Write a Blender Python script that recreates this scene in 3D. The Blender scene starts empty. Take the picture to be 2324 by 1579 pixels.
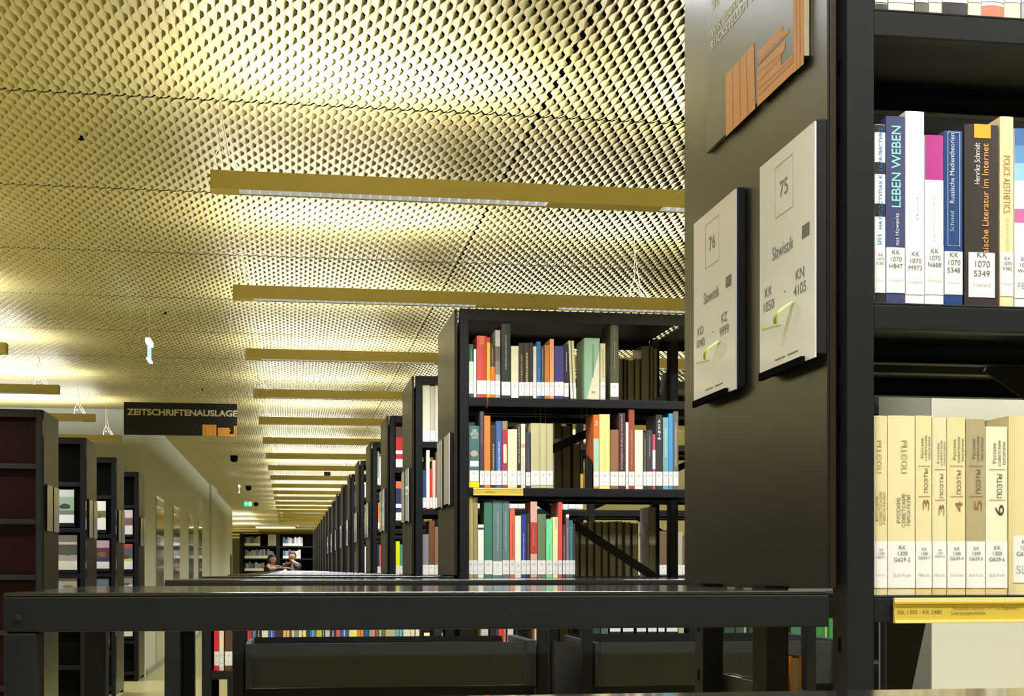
import bpy, bmesh, math, random
from mathutils import Vector, Matrix
random.seed(7)
sc = bpy.context.scene
C = sc.collection
PI = math.pi

# ------------------------------------------------------------------ camera, world, exposure
H = 1.16                      # eye height
F = 3200.0                    # focal length in pixels of the 2324 px wide frame
TH = math.radians(9.0)        # the camera looks 9 degrees right of the corridor
HZ = 1293.0                   # horizon row
cam = bpy.data.cameras.new('camera')
camo = bpy.data.objects.new('camera', cam); C.objects.link(camo)
camo.location = (0, 0, H); camo.rotation_euler = (PI/2, 0, -TH)
cam.sensor_width = 36.0; cam.lens = F/2324*36.0
cam.shift_y = (HZ-789.5)/2324
cam.clip_start = 0.02; cam.clip_end = 200
sc.camera = camo
w = bpy.data.worlds.new('world'); sc.world = w; w.use_nodes = True
w.node_tree.nodes['Background'].inputs[0].default_value = (0.9, 0.85, 0.7, 1)
w.node_tree.nodes['Background'].inputs[1].default_value = 0.05
sc.view_settings.view_transform = 'Standard'; sc.view_settings.look = 'None'
sc.view_settings.exposure = 0.0; sc.view_settings.gamma = 1.0
sc.view_settings.use_curve_mapping = False
try:
    sc.cycles.use_denoising = True
    sc.cycles.max_bounces = 8; sc.cycles.diffuse_bounces = 4; sc.cycles.glossy_bounces = 4
    sc.cycles.transmission_bounces = 6; sc.cycles.transparent_max_bounces = 8
    sc.cycles.sample_clamp_indirect = 6.0
    sc.cycles.caustics_reflective = False; sc.cycles.caustics_refractive = False
    sc.cycles.use_light_tree = True
except Exception:
    pass
UP_W, DOWN_W = 21.5, 21.0     # watts per lamp segment, towards the ceiling and towards the floor

# ------------------------------------------------------------------ places in the hall
Y0, DY = 1.604, 1.93          # front of the first row of shelving, spacing of the rows
def row(k): return Y0 + DY*k
XP = 0.64                     # plane of the end panels
CE = H + 1.70                 # ceiling height
SH = [H+.675, H+.322, H-.031, H-.384, H-.737, H-1.06]   # shelf levels
TT = H - .025                 # top of the low bookcases
def ang(px): return math.atan((px-1162.0)/F) + TH
def X_at(px, Y): return Y*math.tan(ang(px))                  # where the line of sight meets a plane facing us
def dist(X, Y): return Y*math.cos(TH) + X*math.sin(TH)
def Z_at(py, X, Y): return H + (HZ-py)*dist(X, Y)/F
def Y_at(px, X): return X/math.tan(ang(px))                  # the same on an end panel

# ------------------------------------------------------------------ materials
MATS = {}
def lin(c):
    return tuple(((v/255)/12.92 if v/255 <= .04045 else ((v/255+.055)/1.055)**2.4) for v in c)
def mat(name, rgb=None, rough=.5, metal=0.0, spec=.5, emit=None, strength=0, noise=0.0, nscale=40, bump=0.0, coat=0.0, raw=None, alpha=None, aniso=0):
    if name in MATS: return MATS[name]
    m = bpy.data.materials.new(name); m.use_nodes = True
    nt = m.node_tree; b = nt.nodes['Principled BSDF']
    col = raw if raw else lin(rgb)
    b.inputs['Base Color'].default_value = (*col, 1)
    b.inputs['Roughness'].default_value = rough
    b.inputs['Metallic'].default_value = metal
    b.inputs['Specular IOR Level'].default_value = spec
    b.inputs['Coat Weight'].default_value = coat
    if alpha is not None:
        b.inputs['Alpha'].default_value = alpha
    if emit:
        b.inputs['Emission Color'].default_value = (*emit, 1)
        b.inputs['Emission Strength'].default_value = strength
    if noise or bump:
        tc = nt.nodes.new('ShaderNodeTexCoord'); n = nt.nodes.new('ShaderNodeTexNoise')
        n.inputs['Scale'].default_value = nscale; n.inputs['Detail'].default_value = 3
        nt.links.new(tc.outputs['Object'], n.inputs['Vector'])
        if noise:
            mx = nt.nodes.new('ShaderNodeMixRGB'); mx.blend_type = 'MIX'
            mx.inputs[1].default_value = (*[v*(1-noise) for v in col], 1)
            mx.inputs[2].default_value = (*[min(1, v*(1+noise)) for v in col], 1)
            nt.links.new(n.outputs['Fac'], mx.inputs[0]); nt.links.new(mx.outputs[0], b.inputs['Base Color'])
        if bump:
            bp = nt.nodes.new('ShaderNodeBump'); bp.inputs['Strength'].default_value = bump
            bp.inputs['Distance'].default_value = .002
            nt.links.new(n.outputs['Fac'], bp.inputs['Height']); nt.links.new(bp.outputs[0], b.inputs['Normal'])
    MATS[name] = m
    return m
def paint(rgb, rough=.45):
    return mat('paint_%d_%d_%d_%d' % (*rgb, int(rough*100)), rgb, rough, noise=.05, nscale=60)

M_STEEL = mat('black_powder_coated_steel', rough=.5, raw=(.009, .0095, .0135), spec=.20, bump=.12, nscale=900)
M_STEELD = mat('black_steel_lip', rough=.55, raw=(.010, .010, .011), spec=.2)
M_TOP = mat('glossy_black_top', rough=.10, raw=(.018, .018, .020), spec=.6, noise=.1, nscale=5)
M_PANEL = mat('dark_bronze_panel', rough=.32, raw=(.017, .013, .012), spec=.42, noise=.15, nscale=3)
M_RED = mat('dark_red_back', rough=.5, raw=(.010, .0015, .002), spec=.08)
M_CEIL = mat('champagne_expanded_metal', rough=.45, raw=(.49, .43, .195), metal=.15, spec=.5)
M_LAMP = mat('champagne_lamp_housing', rough=.45, raw=(.50, .41, .14), metal=.1, noise=.04, nscale=8)
M_VOID = mat('black_plenum', rough=.9, raw=(.006, .006, .006), spec=0)
M_WALL = mat('white_plaster', rough=.55, raw=(.60, .60, .50), noise=.03, nscale=4)
M_WALL2 = mat('white_column_paint', rough=.6, raw=(.84, .85, .86), noise=.02, nscale=4)
M_FLOOR = mat('ochre_linoleum', rough=.28, raw=(.52, .46, .20), noise=.08, nscale=3)
M_LABEL = mat('white_label_paper', rough=.55, raw=(.84, .83, .84))
M_INK = mat('grey_label_print', rough=.7, raw=(.13, .13, .14))
M_FAINT = mat('faint_print', rough=.7, raw=(.45, .45, .46))
M_PAGES = mat('cream_pages', rough=.8, raw=(.62, .56, .42), noise=.12, nscale=300)
M_BRASS = mat('yellow_label_strip', rough=.3, raw=(.62, .46, .07), noise=.06, nscale=12)
M_BRASSL = mat('yellow_strip_edge', rough=.25, raw=(.85, .68, .28))
M_BRASSK = mat('strip_print', rough=.6, raw=(.20, .14, .02))
M_SIGN = mat('slate_sign_face', rough=.35, raw=(.085, .08, .07), spec=.25)
M_SIGNB = mat('dark_sign_edge', rough=.4, raw=(.02, .02, .02))
M_ORANGE = mat('sign_orange', rough=.55, raw=(.52, .23, .04), spec=.25)
M_ORGL = mat('sign_orange_lines', rough=.5, raw=(.25, .09, .015))
M_SIGNT = mat('sign_letters', rough=.5, raw=(.62, .60, .46))
M_PAPER = mat('sheet_of_paper', rough=.5, raw=(.60, .585, .56))
M_PAPERK = mat('sheet_print', rough=.6, raw=(.14, .14, .14))
M_LIME = mat('lime_ribbon', rough=.45, raw=(.45, .75, .05))
M_GLASS = None

# ------------------------------------------------------------------ mesh helpers
class MB:
    def __init__(s): s.v = []; s.f = []; s.m = []
    def quad(s, a, b, c, d, mi=0):
        n = len(s.v); s.v += [tuple(a), tuple(b), tuple(c), tuple(d)]; s.f.append((n, n+1, n+2, n+3)); s.m.append(mi); return s
    def poly(s, pts, mi=0):
        n = len(s.v); s.v += [tuple(p) for p in pts]; s.f.append(tuple(range(n, n+len(pts)))); s.m.append(mi); return s
    def box(s, x0, x1, y0, y1, z0, z1, mi=0):
        n = len(s.v)
        s.v += [(x0,y0,z0),(x1,y0,z0),(x1,y1,z0),(x0,y1,z0),(x0,y0,z1),(x1,y0,z1),(x1,y1,z1),(x0,y1,z1)]
        for f in ((0,3,2,1),(4,5,6,7),(0,1,5,4),(1,2,6,5),(2,3,7,6),(3,0,4,7)):
            s.f.append(tuple(n+i for i in f)); s.m.append(mi)
        return s
    def prism(s, pts, d, mi=0):          # closed outline pts (3D, planar) pushed along vector d
        n = len(s.v); k = len(pts); d = Vector(d)
        s.v += [tuple(p) for p in pts] + [tuple(Vector(p)+d) for p in pts]
        s.f.append(tuple(range(n+k-1, n-1, -1))); s.m.append(mi)
        s.f.append(tuple(range(n+k, n+2*k))); s.m.append(mi)
        for i in range(k):
            j = (i+1) % k; s.f.append((n+i, n+j, n+k+j, n+k+i)); s.m.append(mi)
        return s
    def tube(s, pts, r, seg=8, mi=0):
        pts = [Vector(p) for p in pts]; rings = []
        for i, p in enumerate(pts):
            d = (pts[min(i+1, len(pts)-1)] - pts[max(i-1, 0)]).normalized()
            a = d.orthogonal().normalized() if abs(d.z) < .99 else Vector((1,0,0))
            if abs(d.z) < .99: a = Vector((0,0,1)).cross(d).normalized()
            b = d.cross(a)
            n = len(s.v); rr = r[i] if isinstance(r, (list, tuple)) else r
            s.v += [tuple(p + (a*math.cos(2*PI*k/seg) + b*math.sin(2*PI*k/seg))*rr) for k in range(seg)]
            rings.append(n)
        for i in range(len(rings)-1):
            for k in range(seg):
                s.f.append((rings[i]+k, rings[i]+(k+1)%seg, rings[i+1]+(k+1)%seg, rings[i+1]+k)); s.m.append(mi)
        s.f.append(tuple(rings[0]+k for k in reversed(range(seg)))); s.m.append(mi)
        s.f.append(tuple(rings[-1]+k for k in range(seg))); s.m.append(mi)
        return s
    def build(s, name, mats, parent=None, bevel=0, smooth=False, fix=True):
        me = bpy.data.meshes.new(name); me.from_pydata(s.v, [], s.f)
        mats = mats if isinstance(mats, (list, tuple)) else [mats]
        for m in mats: me.materials.append(m)
        me.polygons.foreach_set('material_index', s.m)
        if fix:
            bm = bmesh.new(); bm.from_mesh(me); bmesh.ops.recalc_face_normals(bm, faces=bm.faces); bm.to_mesh(me); bm.free()
        if smooth: me.polygons.foreach_set('use_smooth', [True]*len(me.polygons))
        me.update()
        o = bpy.data.objects.new(name, me); C.objects.link(o)
        if parent: o.parent = parent
        if bevel:
            b = o.modifiers.new('bevel', 'BEVEL'); b.width = bevel; b.segments = 2; b.limit_method = 'ANGLE'
        return o
def tag(o, label=None, cat=None, group=None, kind=None):
    if label:
        n = len(label.replace(',', ' ').split())
        if n > 16 or n < 4: print('LABEL LENGTH', n, label)
        o['label'] = label
    if cat: o['category'] = cat
    if group: o['group'] = group
    if kind: o['kind'] = kind
    return o
def empty(name, loc, label, cat, group=None):
    o = bpy.data.objects.new(name, None); C.objects.link(o); o.location = loc; o.empty_display_size = .1
    return tag(o, label, cat, group)
def struct(o): o['kind'] = 'structure'; return o
def copy_tree(o, parent=None):
    c = o.copy(); C.objects.link(c)
    if parent: c.parent = parent
    for ch in list(o.children): copy_tree(ch, c)
    return c

# flat lettering; (u,v) axes give the reading direction and the up direction of the letters
def letters(s, centre, size, u, v, m, parent, name='lettering', bold=0.0, align='CENTER', spacing=1.0, lift=.0003):
    cu = bpy.data.curves.new(name, 'FONT'); cu.body = s; cu.size = 1; cu.align_x = align; cu.offset = bold
    cu.resolution_u = 4; cu.space_line = spacing
    t = bpy.data.objects.new(name, cu); C.objects.link(t)
    dg = bpy.context.evaluated_depsgraph_get()
    me = bpy.data.meshes.new_from_object(t.evaluated_get(dg))
    bpy.data.objects.remove(t)
    xs = [p.co.x for p in me.vertices]; ys = [p.co.y for p in me.vertices]
    if not xs: return None
    x0, x1, y0, y1 = min(xs), max(xs), min(ys), max(ys)
    L, Hh = size
    sx = L/(x1-x0) if L else None; sy = Hh/(y1-y0) if Hh else None
    sx = sx or sy; sy = sy or sx
    u = Vector(u); v = Vector(v); n = u.cross(v); c = Vector(centre)
    for p in me.vertices:
        a = (p.co.x-(x0+x1)/2)*sx; b = (p.co.y-(y0+y1)/2)*sy
        p.co = c + u*a + v*b + n*lift
    me.materials.clear(); me.materials.append(m); me.name = name
    o = bpy.data.objects.new(name, me); C.objects.link(o)
    if parent: o.parent = parent
    return o
EX, EY, EZ = (1,0,0), (0,1,0), (0,0,1)
NX, NY, NZ = (-1,0,0), (0,-1,0), (0,0,-1)

# ------------------------------------------------------------------ ceiling, floor, walls
PXC, PYC = 2.47/48, 1.27/11
def mesh_panel():
    """One sheet of expanded metal, 2.47 m across by 1.27 m deep: tilted strands that zigzag and touch."""
    v = []; f = []; A = .0065; wd = .0335; tau = math.radians(23.4)
    prof = []
    for c in range(11):
        for t, s in ((.0, 1), (.13, 1), (.37, -1), (.50, -1), (.63, -1), (.87, 1)): prof.append(((c+t)*PYC, s))
    prof.append((11*PYC-.009, 1)); prof[0] = (.009, 1)
    for i in range(96):
        sg = 1 if i % 2 == 0 else -1
        xc = 1.235+((i+.5)*PXC/2-1.235)*.9965; n = len(v)
        for y, s in prof:
            x = xc + sg*s*A
            ww = wd*(1.0 if s else .9)
            v.append((x-math.cos(tau)*ww/2, y, -math.sin(tau)*ww/2))
            v.append((x, y, -.0022))
            v.append((x+math.cos(tau)*ww/2, y, math.sin(tau)*ww/2))
        for j in range(len(prof)-1):
            a = n+3*j
            f.append((a, a+1, a+4, a+3)); f.append((a+1, a+2, a+5, a+4))
    me = bpy.data.meshes.new('ceiling'); me.from_pydata(v, [], f); me.materials.append(M_CEIL)
    me.polygons.foreach_set('use_smooth', [True]*len(me.polygons)); me.update()
    return me
pm = mesh_panel()
XS = -1.546; YS = 5.2
for j in range(-2, 3):
    lo, hi = {-2: (-2, 8), -1: (-2, 8), 0: (-2, 28), 1: (-2, 28), 2: (-2, 9)}[j]
    for i in range(lo, hi):
        o = bpy.data.objects.new('ceiling', pm); C.objects.link(o)
        o.location = (XS+2.47*j, YS+1.27*i, CE); struct(o)
YE = YS+1.27*28
struct(MB().box(-9, 6.5, -4, 68, CE+.30, CE+.34).build('ceiling', M_VOID))
struct(MB().box(-9, 6.5, -4, YS-2.54, CE, CE+.02).build('ceiling', M_CEIL))      # plain sheets behind the camera
struct(MB().box(-9, 6.5, YE, 68, CE, CE+.02).build('ceiling', M_CEIL))           # and at the far end
struct(MB().box(3.394, 6.5, YS+1.27*9, YE, CE, CE+.02).build('ceiling', M_CEIL))
struct(MB().box(-9, -1.546-4.94, YS-2.54, 15.6, CE, CE+.02).build('ceiling', M_CEIL))
struct(MB().box(-9.2, 6.7, -4.2, 68.2, -.05, 0).build('floor', M_FLOOR))
struct(MB().box(-9, -1.55, 15.75, 15.95, 0, CE+.3).build('wall_end', M_WALL))
wl = struct(MB().box(-1.75, -1.55, 15.951, 28.4, 0, CE+.3).box(-1.75, -1.50, 28.4, 30.6, 0, CE+.3).box(-1.75, -1.55, 30.6, 40.0, 0, CE+.3).build('wall_left', M_WALL))
struct(MB().box(-9.2, -9, -4, 15.95, 0, CE+.3).build('wall_alcove', M_WALL))
struct(MB().box(6.5, 6.7, -4, 68, 0, CE+.3).build('wall_right', M_WALL))
struct(MB().box(-9, 6.5, -4.2, -4, 0, CE+.3).build('wall_back', M_WALL))
struct(MB().box(-9, 6.5, 68, 68.2, 0, CE+.3).build('wall_far', M_WALL))
struct(MB().box(2.375, 2.95, 4.96, 5.43, 0, CE).build('wall_column', M_WALL2))
struct(MB().box(2.370, 2.3745, 4.962, 5.43, 0, CE).build('wall_column_shade_1', mat('column_side_painted_shade', rough=.55, raw=(.17, .17, .145))))  # thin sheet added on the column's side, its shade painted in as grey
# glazed doors in the long wall: pale glass set flush
M_PANE = mat('glass_door_pane', rough=.06, raw=(.34, .34, .28), spec=.9)
M_PBAND = mat('frosted_band', rough=.3, raw=(.70, .68, .58))
for n, (ya, yb) in enumerate(((17.1, 18.1), (19.6, 20.7), (22.6, 23.7), (25.0, 26.0))):
    d = struct(MB().box(-1.549, -1.542, ya, yb, .02, 2.04).build('window_%d' % (n+1), M_PANE))
    p = MB().box(-1.541, -1.538, ya+.05, yb-.05, 1.93, 2.0).box(-1.541, -1.538, ya+.05, yb-.05, 1.55, 1.58).build('frosted_band', M_PBAND, d)
# skirting at the column and the wall
struct(MB().box(-1.549, -1.535, 15.96, 28.3, 0, .06).build('baseboard_left', mat('grey_skirting', (150,148,130), .5)))

# ------------------------------------------------------------------ lamps
M_LOUV = mat('lamp_louvre', rough=.3, raw=(.75, .75, .78), metal=.6, emit=(.95, .95, 1.0), strength=.10)
M_TUBE = mat('lamp_tube', rough=.4, raw=(.9, .9, .9), emit=(1, .97, .88), strength=3.0)
M_WIRE = mat('lamp_cable', rough=.35, raw=(.70, .66, .50), metal=.2)
def area(name, loc, sx, sy, W, up, col, parent):
    l = bpy.data.lights.new(name, 'AREA'); l.shape = 'RECTANGLE'; l.size = sx; l.size_y = sy; l.energy = W; l.color = col
    o = bpy.data.objects.new(name, l); C.objects.link(o); o.location = loc
    if up: o.rotation_euler = (PI, 0, 0)
    else: l.spread = math.radians(140)
    o.parent = parent
    return o
def lamp(xa, xb, Y, segs, label, group, near=True):
    zt = H+1.343; zb = zt-.062; D = .078
    e = empty('pendant_lamp', ((xa+xb)/2, Y, zb), label, 'lamp', group)
    ox, oy, oz = (xa+xb)/2, Y, zb
    X = lambda v: v-ox
    h = MB()
    h.box(X(xa), X(xb), 0, .003, 0, .062).box(X(xa), X(xb), D-.003, D, 0, .062)
    h.box(X(xa), X(xa)+.003, .003, D-.003, 0, .062).box(X(xb)-.003, X(xb), .003, D-.003, 0, .062)
    s = sorted(segs); cur = xa+.003
    for a, b in s:                                                   # blind pieces of the underside between louvres
        if a > cur: h.box(X(cur), X(a), .003, D-.003, .0, .004)
        cur = b
    if cur < xb-.003: h.box(X(cur), X(xb)-.003, .003, D-.003, 0, .004)
    h.box(X(xa)+.003, X(xb)-.003, .003, D-.003, .026, .029)          # inner tray
    h.build('housing', M_LAMP, e)
    for a, b in s:
        lv = MB()
        lv.box(X(a), X(b), .005, .009, .003, .022).box(X(a), X(b), D-.009, D-.005, .003, .022)
        lv.box(X(a), X(b), .009, D-.009, .022, .024)
        n = max(2, int((b-a)/.034)) if near else 4
        for i in range(n+1):
            x = X(a)+(b-a)*i/n
            lv.box(x-.0012, x+.0012, .009, D-.009, .002, .022, 1)
        lv.build('louvre', [M_LOUV, mat('louvre_blade', rough=.25, raw=(.9,.9,.92), metal=.3, emit=(1,1,1), strength=.35)], e)
        MB().tube([(X(a)+.02, D/2, .045), (X(b)-.02, D/2, .045)], .008, 8).build('tube', M_TUBE, e, smooth=True)
        area('uplight', (X((a+b)/2), D/2, .066), (b-a), .05, UP_W*(b-a)/1.06, True, (1, .985, .93), e)
        area('downlight', (X((a+b)/2), D/2, -.004), (b-a), .05, DOWN_W*(b-a)/1.06, False, (.93, .965, 1.0), e)
    for cx in ([xa+.03, xa+1.95, xa+3.4] if xb-xa > 3 else [xb-.10]):
        if cx > xb: continue
        c = MB(); x = X(cx); t = CE-zb+.01
        c.tube([(x, D/2, .145), (x, D/2, t)], .0012, 5)
        c.tube([(x, D/2, .16), (x-.02, D/2, .11), (x-.025, D/2, .062)], .0014, 5)
        c.tube([(x, D/2, .16), (x+.03, D/2, .10), (x+.06, D/2, .062)], .0016, 5)
        c.tube([(x+.004, D/2, .30), (x+.012, D/2, .22), (x+.03, D/2, .13), (x+.075, D/2, .062)], .0022, 5)
        for zz in (.10, .20, .31): c.tube([(x, D/2-.004, zz), (x, D/2+.004, zz)], .005, 6)
        c.build('suspension_cable', M_WIRE, e)
SEGS = [(-.165, .895), (1.305, 2.365), (2.775, 3.835)]
ORD = ['first','second','third','fourth','fifth','sixth','seventh','eighth','ninth','tenth','eleventh','twelfth','thirteenth','fourteenth','fifteenth','sixteenth','seventeenth','eighteenth','nineteenth','twentieth']
for i in range(-3, 19):
    Y = 4.83+DY*i
    if i < 0:
        lab = ('linear pendant lamp over the nearest low bookcase','linear pendant lamp behind the viewer','second linear pendant lamp behind the viewer')[-1-i]
    else:
        lab = ORD[i] + ' linear champagne pendant lamp of the long row down the hall'
    if i in (-3, -2): lab = ['rear champagne pendant lamp behind the viewpoint above the aisle', 'champagne pendant lamp above the viewpoint in the first aisle'][i+3]
    sg = SEGS if i < 8 else [(-.165, 3.835)]
    lamp(-.26, 4.0, Y, sg, lab, 'linear pendant lamps above the aisles', near=i < 5)
for i in range(-2, 6):
    Y = 4.83+DY*i
    lamp(-5.2, -1.65, Y, [(-5.1, -3.5), (-3.3, -1.75)], ORD[i+2] + ' champagne pendant lamp above the magazine racks in the side alcove', 'pendant lamps of the magazine alcove', near=False)
for i, (Y, xa, xb) in enumerate(((44, -6, -1.0), (44, .2, 4), (48, -6, -1), (53, -6, -1), (58, -6, 3))):
    lamp(xa, xb, Y, [(xa+.1, xb-.1)], ORD[i] + ' bright lamp in the room beyond the far bookcase', 'lamps beyond the far bookcase', near=False)

# ------------------------------------------------------------------ shelving
def shelf_part(e, x0, x1, ya, yb, z, ox, oy, oz=0, m=None, name='shelf'):
    """A folded steel shelf: plate, lip at both long edges with a return underneath."""
    b = MB(); t = .003; L = .032
    X0, X1, A, B, Z = x0-ox, x1-ox, ya-oy, yb-oy, z-oz
    b.box(X0, X1, A, B, Z-t, Z)
    b.box(X0, X1, A, A+t, Z-L, Z-t).box(X0, X1, B-t, B, Z-L, Z-t)
    b.box(X0, X1, A+t, A+.022, Z-L, Z-L+.002).box(X0, X1, B-.022, B-t, Z-L, Z-L+.002)
    b.box(X0, X0+t, A+t, B-t, Z-L, Z-t).box(X1-t, X1, A+t, B-t, Z-L, Z-t)
    return b.build(name, m or M_STEEL, e, bevel=.0015)
def brace(e, p, q, wd, y, ox, oy, th=.006):
    """A flat steel strap from p to q in the middle plane (x,z pairs)."""
    a = Vector((p[0]-ox, 0, p[1])); b = Vector((q[0]-ox, 0, q[1])); d = (b-a).normalized(); n = Vector((-d.z, 0, d.x))*wd/2
    yy = y-oy
    m = MB().prism([Vector((q_.x, yy, q_.z)) for q_ in (a+n, b+n, b-n, a-n)], (0, th, 0))
    return m.build('brace', M_STEELD, e)
BW = .926
def bookcase(k, nb, label, group, low_too=True):
    Yk = row(k); x0 = .650; D = .64
    e = empty('bookcase', (x0, Yk, 0), label, 'bookcase', group)
    ox, oy = x0, Yk
    top = H+1.02
    for i in range(nb+1):
        xp = x0+.010+i*BW
        for ya in (0, D-.045):
            p = MB().box(xp-x0, xp-x0+.034, ya, ya+.045, 0, top)
            if k <= 3:
                for zz in (H+.17, H+.25, H-.10, H-.18, H+.52, H+.60): p.box(xp-x0-.001, xp-x0, ya+.018, ya+.026, zz, zz+.018, 1)
            p.build('upright', [M_STEEL, M_VOID], e, bevel=.003)
        MB().box(xp-x0, xp-x0+.034, D/2-.03, D/2+.03, 0, top-.05).build('centre_upright', M_STEELD, e, bevel=.003)
    for i in range(nb):
        a = x0+.010+i*BW+.035; b = x0+.010+(i+1)*BW-.001
        for z in SH:
            shelf_part(e, a, b, Yk+.002, Yk+.285, z, ox, oy)
            shelf_part(e, a, b, Yk+D-.285, Yk+D-.002, z, ox, oy)
        brace(e, (a+.05, H+.35), (b-.02, H+.72), .035, Yk+D/2-.034, ox, oy)
        brace(e, (a+.30, H+.30), (b-.02, H-.06), .035, Yk+D/2-.034, ox, oy)
        MB().box(a-x0, b-x0, 0, .003, top-.045, top).box(a-x0, b-x0, D-.003, D, top-.045, top).box(a-x0, b-x0, .003, D-.003, top-.003, top).build('top_rail', M_STEELD, e, bevel=.001)
    # end panel: a folded sheet that starts above the low bookcase
    zb = TT+.004
    p = MB().box(XP-x0, XP-x0+.003, .012, D-.008, zb, top)
    p.box(XP-x0+.003, XP-x0+.012, .012, .026, zb, top).box(XP-x0+.003, XP-x0+.012, D-.022, D-.008, zb, top)
    p.build('end_panel', M_PANEL, e, bevel=.002)
    return e
def low_bookcase(k, xa, xb, label, group, shelf=True, panel=True):
    Yk = row(k); D = .64 if k >= 0 else .606
    e = empty('low_bookcase', (xa, Yk, 0), label, 'bookcase', group)
    MB().box(0, xb-xa, 0, D, TT-.004, TT).build('top', M_TOP, e, bevel=.0015)
    b = MB().box(0, xb-xa, 0, .020, TT-.043, TT-.0042).box(0, xb-xa, D-.020, D, TT-.043, TT-.0042)
    b.box(0, .020, .020, D-.020, TT-.043, TT-.0042)
    b.build('top_frame', M_STEEL, e, bevel=.002)
    if k == 0:
        MB().tube([(.017, 0, TT-.027), (.017, -.003, TT-.027)], .004, 12).tube([(.017, -.003, TT-.027), (.017, -.0045, TT-.027)], .0025, 6).build('bolt', mat('bolt_head', rough=.2, raw=(.08,.08,.09), metal=.8), e, smooth=False)
    n = 0
    xs = [0] + ([xb-xa-.034] if k != 0 else [])
    for x in xs:
        for ya in (.001, D-.046):
            MB().box(x, x+.034, ya, ya+.045, 0, TT-.0435).build('upright', M_STEEL, e, bevel=.003)
    if panel and k > 0:
        MB().box(-.004, -.001, .05, D+.0, .03, TT-.0135).build('end_panel', M_PANEL, e, bevel=.001)
    if shelf:
        for z in SH[3:]:
            shelf_part(e, xa+.035, xb-.035 if k != 0 else xb, Yk+.002, Yk+.285, z, xa, Yk)
            if z != SH[3] or k >= 2: shelf_part(e, xa+.035, xb-.035, Yk+D-.285, Yk+D-.002, z, xa, Yk)
    return e

bookcase(0, 1, 'tall black steel bookcase with notices 75 and 76 on its bronze end panel', 'tall bookcases along the aisle')
bookcase(2, 2, 'tall black steel bookcase whose three full shelves of books face the viewer', 'tall bookcases along the aisle')
for k in range(3, 19):
    bookcase(k, 2 if k == 3 else 1, ORD[k-3] + ' tall black bookcase in line behind the facing one', 'tall bookcases along the aisle')
G_LOW = 'low black bookcases along the corridor'
low_bookcase(0, -.307, .638, 'wide low black bookcase with glossy top and small bolt, under the notices', G_LOW, shelf=False)
low_bookcase(1, -.30, 1.60, 'low black bookcase standing alone between the first and second tall bookcases', G_LOW, shelf=False)
low_bookcase(2, -.325, .638, 'low black bookcase holding books, joined to the tall bookcase facing the viewer', G_LOW)
for k in range(3, 19):
    low_bookcase(k, -.31, .638, ORD[k-3] + ' low black bookcase down the corridor behind the one holding books', G_LOW)
e = low_bookcase(-1, .0, 1.9, 'grey-brown edge of a low bookcase top directly below the viewer', G_LOW, shelf=False)
# magazine racks of the alcove
def mag_rack(k, label):
    Yk = row(k); xb = -1.55; xa = -4.3; D = .64
    e = empty('magazine_rack', (xb, Yk, 0), label, 'shelving', 'magazine racks in the alcove')
    top = H+1.02
    for x in (0, -.92, -1.84, -2.75):
        for ya in (0, D-.045):
            MB().box(x-.038, x, ya, ya+.045, 0, top).build('upright', M_STEEL, e, bevel=.003)
    MB().box(.001, .004, .05, D-.01, .03, top).build('end_panel', M_PANEL, e, bevel=.001)
    MB().box(xa-xb, -.04, .05, .06, .03, top-.04).build('back_panel', M_RED if k == 4 else M_VOID, e)
    MB().box(xa-xb, -.039, 0, .003, top-.05, top).box(xa-xb, 0, .003, D, top-.003, top).build('top_rail', M_STEEL, e, bevel=.001)
    for z in SH:
        MB().box(xa-xb, -.039, .001, .048, z-.032, z).build('shelf', M_STEEL, e, bevel=.001)
    return e
for k, l in ((4, 'first magazine rack of the alcove, with empty dark red shelves'), (5, 'second magazine rack of the alcove, with green and grey covers on display'), (6, 'third magazine rack of the alcove, with a purple cover on display'), (7, 'fourth magazine rack of the alcove, next to the pale wall')):
    mag_rack(k, l)

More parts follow.
